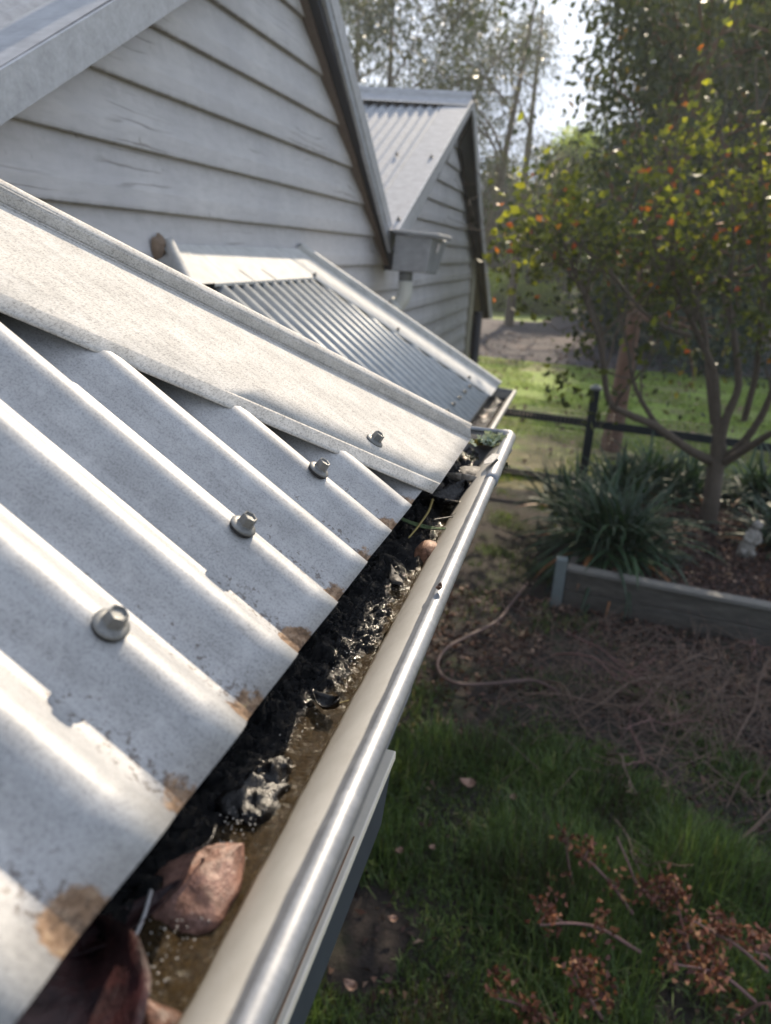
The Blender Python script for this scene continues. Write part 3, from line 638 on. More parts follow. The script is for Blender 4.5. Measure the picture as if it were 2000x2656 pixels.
a = t.n('ShaderNodeAttribute', attribute_name='rnd').outputs['Fac']      # grime line along each board's lower edge
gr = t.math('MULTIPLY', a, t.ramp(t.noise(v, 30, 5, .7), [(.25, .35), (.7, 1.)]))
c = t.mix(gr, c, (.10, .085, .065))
t.done(Base_Color=c, Roughness=.6, Normal=t.bump(t.math('ADD', nf, t.math('MULTIPLY', crk, -1.)), .25, .003)); M_wb = m
house = empty('weatherboard_house', (XW, 4, 0), 'grey white weatherboard house with two corrugated gables side by side', 'house')
laps = [.058+.1515*i for i in range(-17, 12)]
def boards(name, YL, YR, z0, z1):
    """stepped overlapping boards between the two rake functions"""
    V, F, A = [], [], []
    for zb in laps:
        a_, b_ = max(zb, z0), min(zb+.1515, z1)
        if b_-a_ < .01: continue
        yl0, yr0, yl1, yr1 = YL(a_), YR(a_), YL(b_), YR(b_)
        if yr0-yl0 < .02: continue
        if yr1 < yl1: yl1 = yr1 = (yl1+yr1)/2
        n_ = 14
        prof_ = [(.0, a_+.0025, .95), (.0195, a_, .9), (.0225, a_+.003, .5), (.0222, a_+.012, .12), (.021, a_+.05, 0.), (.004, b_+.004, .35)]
        k = len(V)
        for i in range(n_+1):
            f = i/n_
            for j, (dx, z, g_) in enumerate(prof_):
                q = (z-a_)/(b_-a_+1e-6); yl = yl0+(yl1-yl0)*min(1, max(0, q)); yr = yr0+(yr1-yr0)*min(1, max(0, q))
                y = yl+(yr-yl)*f; V.append((XW-.02+dx+.0016*noise.noise((y*1.3, zb*9, 0)), y, z+CZ+.0022*noise.noise((y*.9, zb*13, 5)))); A.append(g_)
        m_ = len(prof_)
        for i in range(n_):
            for j in range(m_-1): q = k+i*m_+j; F.append((q, q+m_, q+m_+1, q+1))
    V = np.array(V); o = mesh(name, V, F, M_wb, house, world=True, attr=A); return o
# gable 1 rakes (heights measured from the eye): wall edge lines
gl = lambda z: 1.28+(z-.20)/.5645 if z > .12 else -1.6
gr_ = lambda z: 3.131-(z-.832)/.6555 if z > -.078 else 4.62
boards('gable_wall', gl, gr_, laps[0], 1.15)
g2l = lambda z: 4.62 if z < .05 else 4.95+(z-.05)/.475
g2r = lambda z: 8.16 if z < .02 else (8.16-(z-.02)/.60)
boards('gable_wall', g2l, g2r, laps[0], 1.10)
# brown scribed bead where the boards meet the right rake
M_scribe = plain('bare_brown_timber', (.125, .10, .088), .8, nscale=40, var=.35)
def rake(name, mt, p, q, dx0, dx1, h, parent=house):   # board from p to q (Y, Z rel eye), between x offsets, hanging h below the line
    (y0, z0), (y1, z1) = p, q; d = np.array([y1-y0, z1-z0]); d /= np.linalg.norm(d); nn_ = np.array([-d[1], d[0]]); nn_ = nn_ if nn_[1] < 0 else -nn_
    mb = MB(); P_ = []
    for x in (dx0, dx1):
        P_.append([(x, y0, z0+CZ), (x, y1, z1+CZ), (x, y1+nn_[0]*h, z1+nn_[1]*h+CZ), (x, y0+nn_[0]*h, z0+nn_[1]*h+CZ)])
    mb.hexa(P_[0]+P_[1]); return mb.build(name, mt, parent, world=True)
rake('scribe_strip', M_scribe, (2.60, 1.180), (4.50, -.065), XW-.01, XW+.030, .036)
rake('barge_board', M_fasc, (2.60, 1.188), (4.56, -.098), XW-.03, XF-.006, .03)
# measured rake lines on the front plane
def FX(px, py, x=XF): q = HX((px, py), x); return (q[1], q[2]-CZ)
ri0, ri1 = FX(838, 0), FX(1010, 655); ro0, ro1 = FX(872, 0), FX(1020, 610)
def extend(p, q, t0, t1): p = np.array(p); q = np.array(q); return tuple(p+(q-p)*t0), tuple(p+(q-p)*t1)
i0, i1 = extend(ri0, ri1, -.35, 1.0); o0, o1 = extend(ro0, ro1, -.35, 1.03)
mesh('barge_flashing', [(XF, i0[0], i0[1]+CZ), (XF, i1[0], i1[1]+CZ), (XF, o1[0], o1[1]+CZ), (XF, o0[0], o0[1]+CZ)], [(0, 1, 2, 3)], M_gable, house, world=True, solid=.02, off=0)
mid = lambda a_, b_, f: tuple(np.array(a_)*(1-f)+np.array(b_)*f)
m0, m1 = mid(i0, o0, .3), mid(i1, o1, .3)
mb = MB(); mb.bar((XF+.012, m0[0], m0[1]+CZ), (XF+.012, m1[0], m1[1]+CZ), .004, .006, up=(1, 0, 0)); mb.build('flashing_fold', M_gable, house, world=True)
# left rake of gable 1: face, top flange and sheet behind
l0, l1 = extend(FX(0, 318), FX(480, 0), -.5, 2.0); u0, u1 = extend(FX(0, 175), FX(290, 0), -.75, 3.2)
mesh('barge_flashing', [(XF, l0[0], l0[1]+CZ), (XF, l1[0], l1[1]+CZ), (XF, u1[0], u1[1]+CZ), (XF, u0[0], u0[1]+CZ)], [(0, 1, 2, 3)], M_gable, house, world=True, solid=.02, off=0)
def slope_frame(p0, p1):   # roof slope that holds the rake p0 (low) -> p1 (high) and the level -X direction
    lo_ = np.array([XF, p0[0], p0[1]+CZ]); hi = np.array([XF, p1[0], p1[1]+CZ]); dn = lo_-hi; L_ = np.linalg.norm(dn); dn /= L_
    ey = np.array([-1., 0, 0]) if dn[1] < 0 else np.array([-1., 0, 0]); nz = np.cross(dn, ey)
    if nz[2] < 0: nz = -nz
    return lo_, dn, ey, nz, L_
def slope(p0, p1, depth, flange, mt_sheet, mt_fl, drop=.012):
    lo_, dn, ey, nz, L_ = slope_frame(p0, p1); n = int(depth/PITCH_*12); V, F = [], []
    for i in range(n+1):
        d = flange*.6+(depth-flange*.6)*i/n
        for s in (0, L_): V.append(lo_+ey*d-dn*s+nz*(-drop+.0085*math.cos(2*math.pi*d/PITCH_)))
    for i in range(n): F.append((2*i, 2*i+1, 2*i+3, 2*i+2))
    a_ = mesh('roofing_sheet', V, F, mt_sheet, house, smooth=True, world=True)
    V = [lo_+nz*.0, lo_-dn*L_, lo_-dn*L_+ey*flange, lo_+ey*flange, lo_+ey*(flange+.004)-nz*.009, lo_-dn*L_+ey*(flange+.004)-nz*.009]
    b_ = mesh('barge_flange', V, [(0, 1, 2, 3), (3, 2, 5, 4)], mt_fl, house, world=True, solid=.001)
    return lo_, dn, ey, nz, L_
M_roof3 = galv('gable_roof_sheet', base=(.40, .405, .425), speck=.3, rough=.75, metallic=.0, spec=.15)
M_fl3 = galv('gable_roof_flange', base=(.42, .42, .435), speck=.3, rough=.75, metallic=.0, spec=.15)
apex1 = (2.893+.0, 1.166)
slope(u0, apex1, 2.2, .155, M_roof3, M_fl3)
lo_r = (ro1[0]+.05, ro1[1]-.035)
slope(lo_r, apex1, 2.2, .155, M_roof3, M_fl3)
# gable 2
X2 = -1.05
def FX2(px, py): q = HX((px, py), X2); return (q[1], q[2]-CZ)
XF_save = XF; XF = X2
ap2 = FX2(1226, 256); a2l = FX2(1030, 598); a2r = FX2(1274, 822)
lo2, dn2, ey2, nz2, L2 = slope(a2l, ap2, 1.6, .20, M_roof3, M_fl3)
slope((a2r[0], a2r[1]), ap2, 1.6, .20, M_roof3, M_fl3)
XF = XF_save
# front edge strips of gable 2
ll0, ll1 = FX2(1215, 300), FX2(1062, 598)
mesh('barge_flashing', [(X2, ap2[0]-.02, ap2[1]+CZ-.012), (X2, a2l[0], a2l[1]+CZ), (X2, ll1[0], ll1[1]+CZ-.002), (X2, ap2[0]-.02, ap2[1]+CZ-.075)], [(0, 1, 2, 3)], M_gable, house, world=True, solid=.015, off=0)
mesh('barge_flashing', [HX(p, X2) for p in ((1228, 262), (1234, 300), (1250, 545), (1276, 826), (1269, 826), (1243, 545), (1227, 310), (1222, 275))], [tuple(range(8))], M_gable, house, world=True, solid=.015, off=0)
# dark soffit board of the right rake, deep and seen from inside
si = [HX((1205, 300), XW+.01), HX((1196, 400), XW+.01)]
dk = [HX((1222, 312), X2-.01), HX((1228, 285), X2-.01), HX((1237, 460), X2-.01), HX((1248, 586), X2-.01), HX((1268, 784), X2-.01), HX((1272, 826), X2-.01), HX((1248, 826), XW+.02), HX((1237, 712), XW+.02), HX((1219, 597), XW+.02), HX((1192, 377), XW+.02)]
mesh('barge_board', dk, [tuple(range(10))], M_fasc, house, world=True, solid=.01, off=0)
# ridge capping gable 2
rb = HY((936, 240), ap2[0]); ra = np.array([X2, ap2[0], ap2[1]+CZ]); rd = rb-ra; rb = ra+rd*1.6
def ridge(a_, b_, wd, mt):
    dY = 1.; l = (lo2-(ra)); l = l/np.linalg.norm(l)
    rr = np.array([0, l[1]*-1, l[2]])
    V = []
    for p in (a_, b_): V += [p+l*wd+nz2*.006, p+l*.045+nz2*.010, p+l*.03+np.array([0, 0, .035]), p+np.array([0, 0, .048]), p+rr*.03+np.array([0, 0, .035]), p+rr*wd+np.array([0, 0, .01])]
    F = [(i, i+6, i+7, i+1) for i in range(5)]
    return mesh('ridge_capping', V, F, mt, house, world=True, solid=.001)
ridge(ra+np.array([.0, 0, 0]), rb, .20, M_fl3)
for px, py in ((1000, 264), (1104, 272), (1030, 402), (1119, 409), (1034, 571)):
    q = on_plane((px, py), lo2, nz2)+nz2*.004; M_ = np.array(house.matrix_world.inverted()); ql = q-np.array(house.location); screw(house, ql, nz2, 1.5)
# corner board, dark downpipe at the corner, stained patch where bay flashing dies into the wall
M_corner = plain('stained_corner_board', (.36, .34, .27), .7, nscale=14, var=.25)
mb = MB(); mb.box((XW-.06, 8.14, .55), (XW+.03, 8.32, CZ-.05)); mb.build('corner_board', M_corner, house, world=True)
mb = MB(); mb.box((-4, 4, .2), (XW-.03, 8.2, CZ+.05)); mb.box((-4, .0, .2), (XW-.03, 4.0, CZ+.1)); mb.build('wall_core', M_fasc, house, world=True)
mb = MB(); mb.tube([(-1.10, 8.45, 2.0), (-1.10, 8.45, .2)], .05, 12); mb.build('dark_downpipe', M_fasc, house, world=True, smooth=True)
mb = MB(); mb.box((-1.6, 8.3, .2), (-1.16, 8.5, 1.9)); mb.build('porch_post', M_fasc, house, world=True)
# crumbly brown mortar where the left hip of the bay meets the boards
q = HX((408, 640), XW+.004); V, F = [], []
for i in range(13):
    for j in range(24):
        a_ = 2*math.pi*j/24; r = i/12; rr = (1+.45*noise.noise((math.cos(a_)*1.5, math.sin(a_)*1.5, 3)))
        V.append(q+np.array([.022*math.sqrt(max(0, 1-r*r))+.006*noise.noise((r*5*math.cos(a_), r*5*math.sin(a_), 8)), .034*r*rr*math.cos(a_), .036*r*rr*math.sin(a_)]))
for i in range(12):
    for j in range(24): F.append((i*24+j, i*24+(j+1) % 24, (i+1)*24+(j+1) % 24, (i+1)*24+j))
mesh('brown_mortar', V, F, plain('brown_mortar', (.20, .145, .105), .9, nscale=80, var=.4, bump=.8), house, world=True, smooth=True)
# gutter-side box (rain head) and its pipe
rhd = empty('rain_head', (-.92, 4.28, CZ-.1), 'grey sheet metal rain head box at the valley between the two gables', 'rain head')
M_box = galv('rain_head_metal', base=(.30, .31, .33), speck=.2, rough=.5, metallic=.3)
yb = 4.2
TL, TR, BL, BR = HY((1026, 606), yb), HY((1122, 618), yb), HY((1015, 702), yb), HY((1104, 708), yb)
dd = np.array([0, .19, 0])
TR2, BR2 = HX((1160, 625), TR[0]), HX((1133, 712), BR[0])
mb = MB(); mb.hexa([BL, BR, BR2, BL+dd, TL, TR, TR2, TL+dd]); bevel(mb.build('box_body', M_box, rhd, world=True), .006)
a1 = HY((1020, 594), yb-.03); b1 = HY((1130, 606), yb-.03); b2_ = HX((1172, 615), b1[0]+.02)
mb = MB(); mb.hexa([a1+[0, 0, -.018], b1+[.02, 0, -.02], b2_+[0, 0, -.02], a1+[0, .27, -.018], a1, b1+[.02, 0, 0], b2_, a1+[0, .27, 0]]); bevel(mb.build('lid', M_box, rhd, world=True), .004)
M_hole = plain('overflow_slot_light', (.55, .50, .48), .7)
hx = TR[0]+.001; hole = [HX(p, hx) for p in ((1136, 632), (1143, 632), (1137, 655), (1131, 655))]
mesh('overflow_slot', hole, [(0, 1, 2, 3)], M_hole, rhd, world=True, solid=.003, off=1)
dpp = empty('downpipe', (-.93, 4.3, CZ-.35), 'pale grey plastic pipe bending from the rain head to the wall', 'downpipe')
M_pvc = plain('pale_pvc', (.50, .51, .48), .45, nscale=8, var=.12)
yy = yb+.09; pa = HY((1053, 712), yy); pb = HY((1052, 735), yy)
mb = MB(); mb.tube([pa+[0, 0, .02], pa, pb], .040, 18); mb.build('dark_socket', plain('grey_socket', (.13, .14, .145), .5), dpp, world=True, smooth=True)
pc = [HY(p, yy) for p in ((1052, 728), (1051, 752), (1045, 775), (1025, 797), (1005, 812), (990, 840), (985, 900))]
pc = smoothpath(pc, 4); mb = MB(); mb.tube(pc, .042, 18); mb.build('pipe', M_pvc, dpp, world=True, smooth=True)
mb = MB(); mb.tube([HY((1033, 785), yy-.01), HY((1022, 797), yy-.01)], .047, 18); mb.build('pipe_collar', M_pvc, dpp, world=True, smooth=True)

# ------------------------------------------------------------------ vegetation helpers
def leafcards(C, D, Lg, Wd, rng, A=None, fold=.25):
    """one pointed leaf (4 faces' worth of rhombus) per centre; C n x 3, D direction n x 3"""
    n = len(C); D = D/np.linalg.norm(D, axis=1)[:, None]; r = rng.normal(size=(n, 3)); X = np.cross(D, r); X /= np.linalg.norm(X, axis=1)[:, None]+1e-9
    Z = np.cross(X, D); Lg = np.broadcast_to(Lg, n)[:, None]; Wd = np.broadcast_to(Wd, n)[:, None]
    V = np.stack([C, C+D*Lg*.45+X*Wd*.5+Z*Wd*fold, C+D*Lg, C+D*Lg*.45-X*Wd*.5+Z*Wd*fold], 1).reshape(-1, 3)
    F = np.arange(4*n).reshape(n, 4); A = rng.uniform(size=n) if A is None else A
    return V, F, np.repeat(A, 4)
def grow(p, d, L_, r, depth, rng, segs, tips, spread=.7, up=.15, droop=0., kids=3, wig=.18):
    """recursive branch; segs gets (path, radii), tips gets points with directions"""
    P = [np.array(p, float)]; d = np.array(d, float); n = 5
    for i in range(n):
        d = d+rng.normal(0, wig, 3)+np.array([0, 0, up-droop*(1 if depth < 2 else 0)])*.25; d /= np.linalg.norm(d); P.append(P[-1]+d*L_/n)
    segs.append((np.array(P), np.linspace(r, r*.55, n+1)))
    if depth <= 1:
        for i in range(1, n+1): tips.append((P[i], d))
    if depth == 0: return
    for k in range(kids):
        j = rng.integers(2, n+1); a = rng.normal(0, 1, 3); q = d+spread*a/np.linalg.norm(a); q /= np.linalg.norm(q)
        grow(P[j], q, L_*rng.uniform(.55, .8), r*.52, depth-1, rng, segs, tips, spread, up, droop, kids, wig)
def tubes_obj(name, segs, mt, parent, n=6):
    V, F = tube_arrays([s[0] for s in segs], [s[1] for s in segs], n); return mesh(name, V, F, mt, parent, smooth=True, world=True)
def crown(name, tips, per, rad, Lg, Wd, mt, parent, rng, hang=.0, bias=None, clump=1.):
    T = np.array([t[0] for t in tips]); Dd = np.array([t[1] for t in tips]); n = len(T)*per
    C = np.repeat(T, per, 0)+rng.normal(0, rad, (n, 3)); D = np.repeat(Dd, per, 0)*.5+rng.normal(0, .8, (n, 3))+np.array([0, 0, -hang])
    A = np.clip(np.repeat(rng.uniform(0, 1, len(T)), per)*.5+rng.uniform(0, .5, n), 0, 1) if bias is None else bias(C, rng)
    V, F, A = leafcards(C, D, Lg*rng.uniform(.6, 1.25, n), Wd*rng.uniform(.7, 1.2, n), rng, A); return mesh(name, V, F, mt, parent, attr=A, world=True)

# ---- fruit tree behind the garden bed, limbs follow the photographed ones
M_fleaf = leafmat('autumn_fruit_leaf', [(0., (.030, .045, .012)), (.40, (.085, .11, .02)), (.58, (.26, .29, .03)), (.80, (.42, .42, .04)), (.86, (.62, .22, .04)), (1., (.70, .12, .04))], .5, .6)
bedz = .30
ft = empty('fruit_tree', (1.5, 7.25, .25), 'autumn fruit tree with yellow green and orange leaves growing in the raised bed', 'tree')
rng = np.random.default_rng(5)
def limb(pix, ys, r0, r1): 
    P = [HY(p, y) for p, y in zip(pix, np.interp(np.linspace(0, 1, len(pix)), np.linspace(0, 1, len(ys)), ys))]
    P = smoothpath(P, 4); return (P, np.linspace(r0, r1, len(P)))
trunk = limb([(1828, 1420), (1836, 1360), (1845, 1300), (1852, 1240), (1862, 1180), (1864, 1150)], [7.25, 7.25], .085, .070)
limbs = [limb([(1862, 1200), (1790, 1168), (1700, 1105), (1620, 1070), (1578, 1035), (1560, 900), (1535, 820), (1505, 740), (1470, 650), (1440, 560)], [7.25, 6.7, 6.6], .045, .008),
         limb([(1846, 1205), (1780, 1160), (1715, 1115), (1650, 1010), (1628, 900), (1600, 770), (1570, 600)], [7.25, 7.0, 7.2], .034, .007),
         limb([(1862, 1180), (1858, 1060), (1850, 960), (1810, 870), (1760, 760), (1700, 640), (1640, 520)], [7.25, 7.4, 7.0], .048, .007),
         limb([(1862, 1175), (1885, 1080), (1915, 1000), (1905, 880), (1890, 760), (1905, 600), (1880, 420), (1870, 300)], [7.25, 7.3, 7.6], .045, .006),
         limb([(1870, 1195), (1925, 1150), (1985, 1060), (2040, 900), (2090, 700), (2100, 480)], [7.25, 7.0, 7.1], .045, .008),
         limb([(1852, 1100), (1838, 980), (1828, 850), (1790, 700), (1770, 500), (1745, 330)], [7.3, 7.9, 8.1], .034, .006),
         limb([(1930, 1090), (1962, 960), (1975, 800), (1985, 600), (1965, 300), (1960, 150)], [7.2, 6.9, 6.8], .032, .005),
         limb([(1790, 870), (1730, 850), (1660, 800), (1560, 680), (1450, 600), (1340, 500)], [7.2, 6.6, 6.4], .022, .005),
         limb([(1880, 1200), (1990, 1130), (2080, 1080), (2160, 950)], [7.2, 6.6, 6.3], .040, .012)]
segs, tips = [], []
for (P, r) in limbs:
    n = len(P)
    for k in range(11):
        j = rng.integers(int(n*.40), n-1); dT = P[min(j+1, n-1)]-P[j-1]; dT /= np.linalg.norm(dT); a_ = rng.normal(0, 1, 3)
        q = dT+.9*a_/np.linalg.norm(a_)+[0, 0, .15]; q /= np.linalg.norm(q)
        grow(P[j], q, rng.uniform(.45, .95), max(.004, r[j]*.5), 2, rng, segs, tips, .75, .25, 0, 2, .2)
mesh('trunk', *tube_arrays([trunk[0]], [trunk[1]], 14), M_bark, ft, smooth=True, world=True)
tubes_obj('branches', limbs+segs, M_bark, ft, 7)
def fbias(C, rng):
    h = np.clip((C[:, 2]-1.6)/3., 0, 1); n = len(C); a = rng.uniform(0, .5, n)+h*.36; hi = rng.uniform(size=n) < (.015+.055*h); return np.clip(np.where(hi, rng.uniform(.84, 1, n), a), 0, 1)
keep = [t for t in tips if rng.uniform() < (.04 if t[0][2] > 3.8 else .26 if t[0][2] > 3.0 else .55) and pxof(t[0])[0] > 1285]
crown('crown', keep, 4, .08, .082, .056, M_fleaf, ft, rng, .35, fbias)
extra = [t for t in tips if t[0][2] < 3.2]
# ---- background trees
def elev_cap(P): return P[2] < CZ+.325*math.hypot(P[0], P[1])
def in_gap(P):   # open sky between the gum trees and the evergreens
    a, e = P[0]/P[1], (P[2]-CZ)/P[1]
    return GA0 < a < GA1 and e > .128
GA0, GA1 = HY((1408, 150), 30)[0]/30, HY((1572, 150), 30)[0]/30
def bgtree(label, x, y, h, r, mt, seed, lean=(0, 0), depth=3, per=9, rad=.35, Lg=.16, Wd=.035, hang=1., up=.1, base=.25, kids=3, group=None, bark=None, spread=.8, nb=9, span=.35, cat='tree', name='gum_tree', keepf=None):
    rng = np.random.default_rng(seed); root = empty(name, (x, y, 0), label, cat, group); segs, tips = [], []
    P = smoothpath([np.array([x, y, 0]), np.array([x+lean[0]*.3, y+lean[1]*.3, h*.33]), np.array([x+lean[0]*.7, y+lean[1]*.7, h*.66]), np.array([x+lean[0], y+lean[1], h*.93])], 5); rr = np.linspace(r, r*.2, len(P))
    tr = [(P, rr)]
    for k in range(nb):
        f = base+(1-base)*(k+.5)/nb; j = min(len(P)-1, int(f*len(P))); a = rng.uniform(0, 6.283); q = np.array([math.cos(a), math.sin(a), .45+rng.uniform(-.2, .4)]); q /= np.linalg.norm(q)
        grow(P[j], q, h*span*(1-.45*f)*rng.uniform(.7, 1.2), rr[j]*.5, depth-1, rng, segs, tips, spread, up, .3*hang, kids, .2)
    mesh('trunk', *tube_arrays([P], [rr], 10), bark or M_bark, root, smooth=True, world=True)
    kept, ends = [], P
    for g in segs:
        if not in_gap(g[0][-1]) and np.min(np.linalg.norm(ends-g[0][0], axis=1)) < 1e-3: kept.append(g); ends = np.vstack([ends, g[0]])
    segs = kept
    tubes_obj('branches', segs, bark or M_bark, root, 5)
    tips = [t for t in tips if elev_cap(t[0])]
    tips = [t for t in tips if not in_gap(t[0])]
    if keepf: tips = [t for t in tips if keepf(t[0])]
    crown('crown', tips, per, rad, Lg, Wd, mt, root, rng, hang)
    return root
M_gum = leafmat('gum_leaf', [(0., (.025, .035, .018)), (.5, (.06, .075, .035)), (.85, (.12, .125, .055)), (1., (.20, .19, .08))], .45, .35)
M_dkleaf = leafmat('dark_evergreen_leaf', [(0., (.014, .026, .020)), (.6, (.034, .058, .042)), (1., (.06, .09, .06))], .5, .25)
M_hedge = leafmat('bright_hedge_leaf', [(0., (.12, .20, .02)), (.5, (.28, .40, .045)), (1., (.48, .56, .09))], .5, .65)
M_fleaf2 = leafmat('dull_green_leaf', [(0., (.018, .030, .012)), (.6, (.05, .07, .02)), (.92, (.12, .14, .03)), (1., (.30, .14, .03))], .5, .35)
GT = 'gum trees beyond the lawn'
def PX(px, y): return HY((px, 700), y)[0]
bgtree('sparse gum tree rising right behind the second gable roof ridge', PX(985, 21), 21, 9.2, .16, M_gum, 21, per=15, Lg=.21, Wd=.05, group=GT, rad=.3)
bgtree('leafy gum tree nearest the big barge board', PX(905, 26), 26, 10.5, .22, M_gum, 22, per=18, Lg=.21, Wd=.05, group=GT, rad=.35)
bgtree('open gum tree with drooping leaves whose bare limb curves over the gable apex', PX(1235, 23), 23, 9.6, .17, M_gum, 23, lean=(.9, 0), per=13, Lg=.21, Wd=.05, group=GT, rad=.32, base=.35)
bgtree('gum tree standing between the gable and the patch of open sky', PX(1335, 30), 30, 11.5, .2, M_gum, 25, per=18, Lg=.21, Wd=.05, group=GT, rad=.42, base=.2, keepf=lambda p: (p[0]/p[1]) < PX(1425, 30)/30)
bgtree('tree with leaning reddish trunk standing behind the dark fence', .70, 11.0, 5.4, .15, M_fleaf2, 31, lean=(.10, .3), per=11, rad=.26, Lg=.12, Wd=.065, bark=M_bark2, base=.36, span=.46, nb=17, name='leaning_tree')
GD = 'dark evergreen trees on the far side of the drive'
gapR = lambda p: p[0]/p[1] > PX(1560, 30)/30+.004*math.sin(p[2]*3)
for i, (px, y, h, lb) in enumerate([(1640, 29, 12.5, 'dark evergreen tree at the right edge of the open sky'), (1790, 26, 12., 'dense dark evergreen directly above the autumn fruit tree'), (1960, 27, 12.5, 'tall dark evergreen at the far right of the garden'), (1730, 36, 14, 'dark evergreen set back between its neighbours'), (2120, 24, 11.5, 'dark evergreen partly out of view past the right hand neighbour')]):
    bgtree(lb, PX(px, y), y, h, .25, M_dkleaf, 41+i, per=160, rad=.50, Lg=.13, Wd=.062, hang=.5, base=.08, nb=14, span=.27, group=GD, name='evergreen_tree', keepf=gapR)
GS = 'small trees along the far boundary'
for i, (px, y, h, lb) in enumerate([(1480, 40, 7.5, 'round green tree below the open sky patch'), (1290, 43, 5.6, 'pale green small tree right of the far gable'), (1400, 44, 5.2, 'mid green small tree left of the round one'), (1560, 43, 6.6, 'green boundary tree in front of the dark evergreens')]):
    bgtree(lb, PX(px, y), y, h, .15, M_gum if i else M_hedge, 61+i, per=40, rad=.42, Lg=.24, Wd=.11, hang=.3, base=.1, nb=12, span=.30, group=GS, name='boundary_tree')
def bush(name, label, x, y, rx, rz, n, mt, seed, group=None, Lg=.09, Wd=.05, ry=None):
    rng = np.random.default_rng(seed); root = empty(name, (x, y, 0), label, 'bush', group)
    u = rng.normal(size=(n, 3)); u /= np.linalg.norm(u, axis=1)[:, None]; u[:, 2] = np.abs(u[:, 2]); rr = (.65+.35*rng.uniform(size=n)**.5)*(1+.18*np.sin(u[:, 0]*7+seed)*np.cos(u[:, 1]*6))
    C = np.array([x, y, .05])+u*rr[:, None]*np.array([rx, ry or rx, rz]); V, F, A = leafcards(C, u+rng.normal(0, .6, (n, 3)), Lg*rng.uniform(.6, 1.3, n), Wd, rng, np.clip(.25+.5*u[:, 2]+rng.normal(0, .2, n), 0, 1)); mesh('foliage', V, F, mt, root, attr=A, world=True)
    segs = [(np.array([[x, y, 0], [x+rx*.3*math.cos(a), y+rx*.3*math.sin(a), rz*.4], [x+rx*.6*math.cos(a), y+rx*.6*math.sin(a), rz*.75]]), np.array([.03, .02, .01])) for a in np.linspace(0, 6, 7)]
    tubes_obj('stems', segs, M_bark, root, 5); return root
GB = 'bushes edging the far drive'
for i, (px, py, rx, rz, lb) in enumerate([(1290, 812, 1.5, 1.7, 'sunlit green bush immediately right of the house corner'), (1400, 818, 1.4, 1.3, 'low sunlit bush beside the drive edge'), (1860, 822, 2.0, 2.2, 'broad sunlit bush behind the fruit tree trunk'), (1990, 850, 1.7, 1.9, 'sunlit bush at the right edge beyond the drive'), (1210, 800, 1.6, 2., 'green bush half hidden by the house corner'), (1740, 812, 1.3, 1.5, 'small bush between the trunks across the drive')]):
    q = HZ((px, py), 0); bush('bush', lb, q[0], q[1]+1.5, rx, rz, 5200, M_hedge, 80+i, GB, .14, .09)
# paling fence on the far boundary
pf = empty('paling_fence', (0, 46, 0), 'weathered grey paling fence along the far boundary behind the bushes', 'fence')
M_pal = plain('grey_palings', (.12, .115, .12), .9, nscale=6, var=.3)
mb = MB()
for i in range(190): mb.box((-15+i*.16, 46, .05), (-15+i*.16+.145, 46.02, 1.75+rnd.uniform(-.02, .02)))
mb.build('palings', M_pal, pf, world=True)
mb = MB(); mb.box((-15, 46.03, .4), (15.4, 46.09, .5)); mb.box((-15, 46.03, 1.4), (15.4, 46.09, 1.5)); mb.build('rail', M_pal, pf, world=True)
# overhead wire
wp = smoothpath([np.array([-14, 38, 11.3]), np.array([-2, 38.5, 10.55]), np.array([8, 39, 10.9])], 8)
# ---- lawn tufts, short sunlit grass beyond the fence
def blades(name, C, h, wd, rng, mt, A, lean=.35, seg=2):
    n = len(C); az = rng.uniform(0, 6.283, n); tilt = np.abs(rng.normal(0, lean, n)); h = h*rng.uniform(.5, 1.3, n)
    d = np.stack([np.cos(az)*np.sin(tilt), np.sin(az)*np.sin(tilt), np.cos(tilt)], 1); s = np.stack([-np.sin(az), np.cos(az), np.zeros(n)], 1)*wd*.5
    m1 = C+d*(h*.5)[:, None]; tilt2 = tilt*2.2; d2 = np.stack([np.cos(az)*np.sin(tilt2), np.sin(az)*np.sin(tilt2), np.cos(tilt2)], 1); tp = m1+d2*(h*.5)[:, None]
    V = np.stack([C-s, C+s, m1+s*.8, m1-s*.8, tp+s*.15, tp-s*.15], 1).reshape(-1, 3); b = np.arange(n)[:, None]*6
    F = np.concatenate([b+[0, 1, 2, 3], b+[3, 2, 4, 5]]); return mesh(name, V, F, mt, attr=np.repeat(A, 6))
M_grass = leafmat('grass_blade', [(0., (.085, .07, .042)), (.22, (.060, .098, .030)), (.55, (.115, .19, .048)), (.85, (.24, .33, .09)), (1., (.42, .38, .19))], .5, .35)
M_lawnb = leafmat('lawn_blade', [(0., (.08, .14, .02)), (.6, (.20, .30, .04)), (.85, (.32, .38, .07)), (1., (.45, .40, .18))], .6, .4)
rng = np.random.default_rng(3)
n = 90000; C = np.zeros((n, 3)); C[:, 1] = 8.6+12.*rng.uniform(size=n)**1.15; C[:, 0] = (rng.uniform(-.20, .44, n))*C[:, 1]
gy = np.interp(C[:, 0]/C[:, 1], [p[0]/p[1] for p in lowe], [p[1] for p in lowe]); C = C[C[:, 1] < gy-.1]
dry = np.array([noise.noise((a_*.9, b_*.9, 2)) for a_, b_ in C[:, :2]]); C = C[dry < .12-np.clip((11.5-C[:, 1])/6, 0, .5)]; n = len(C)
tag(blades('lawn_grass', C, .05, .010, rng, M_lawnb, np.clip(rng.normal(.5, .25, n), 0, 1)), 'short sunlit lawn grass between the dark fence and the drive', 'grass', kind='stuff')
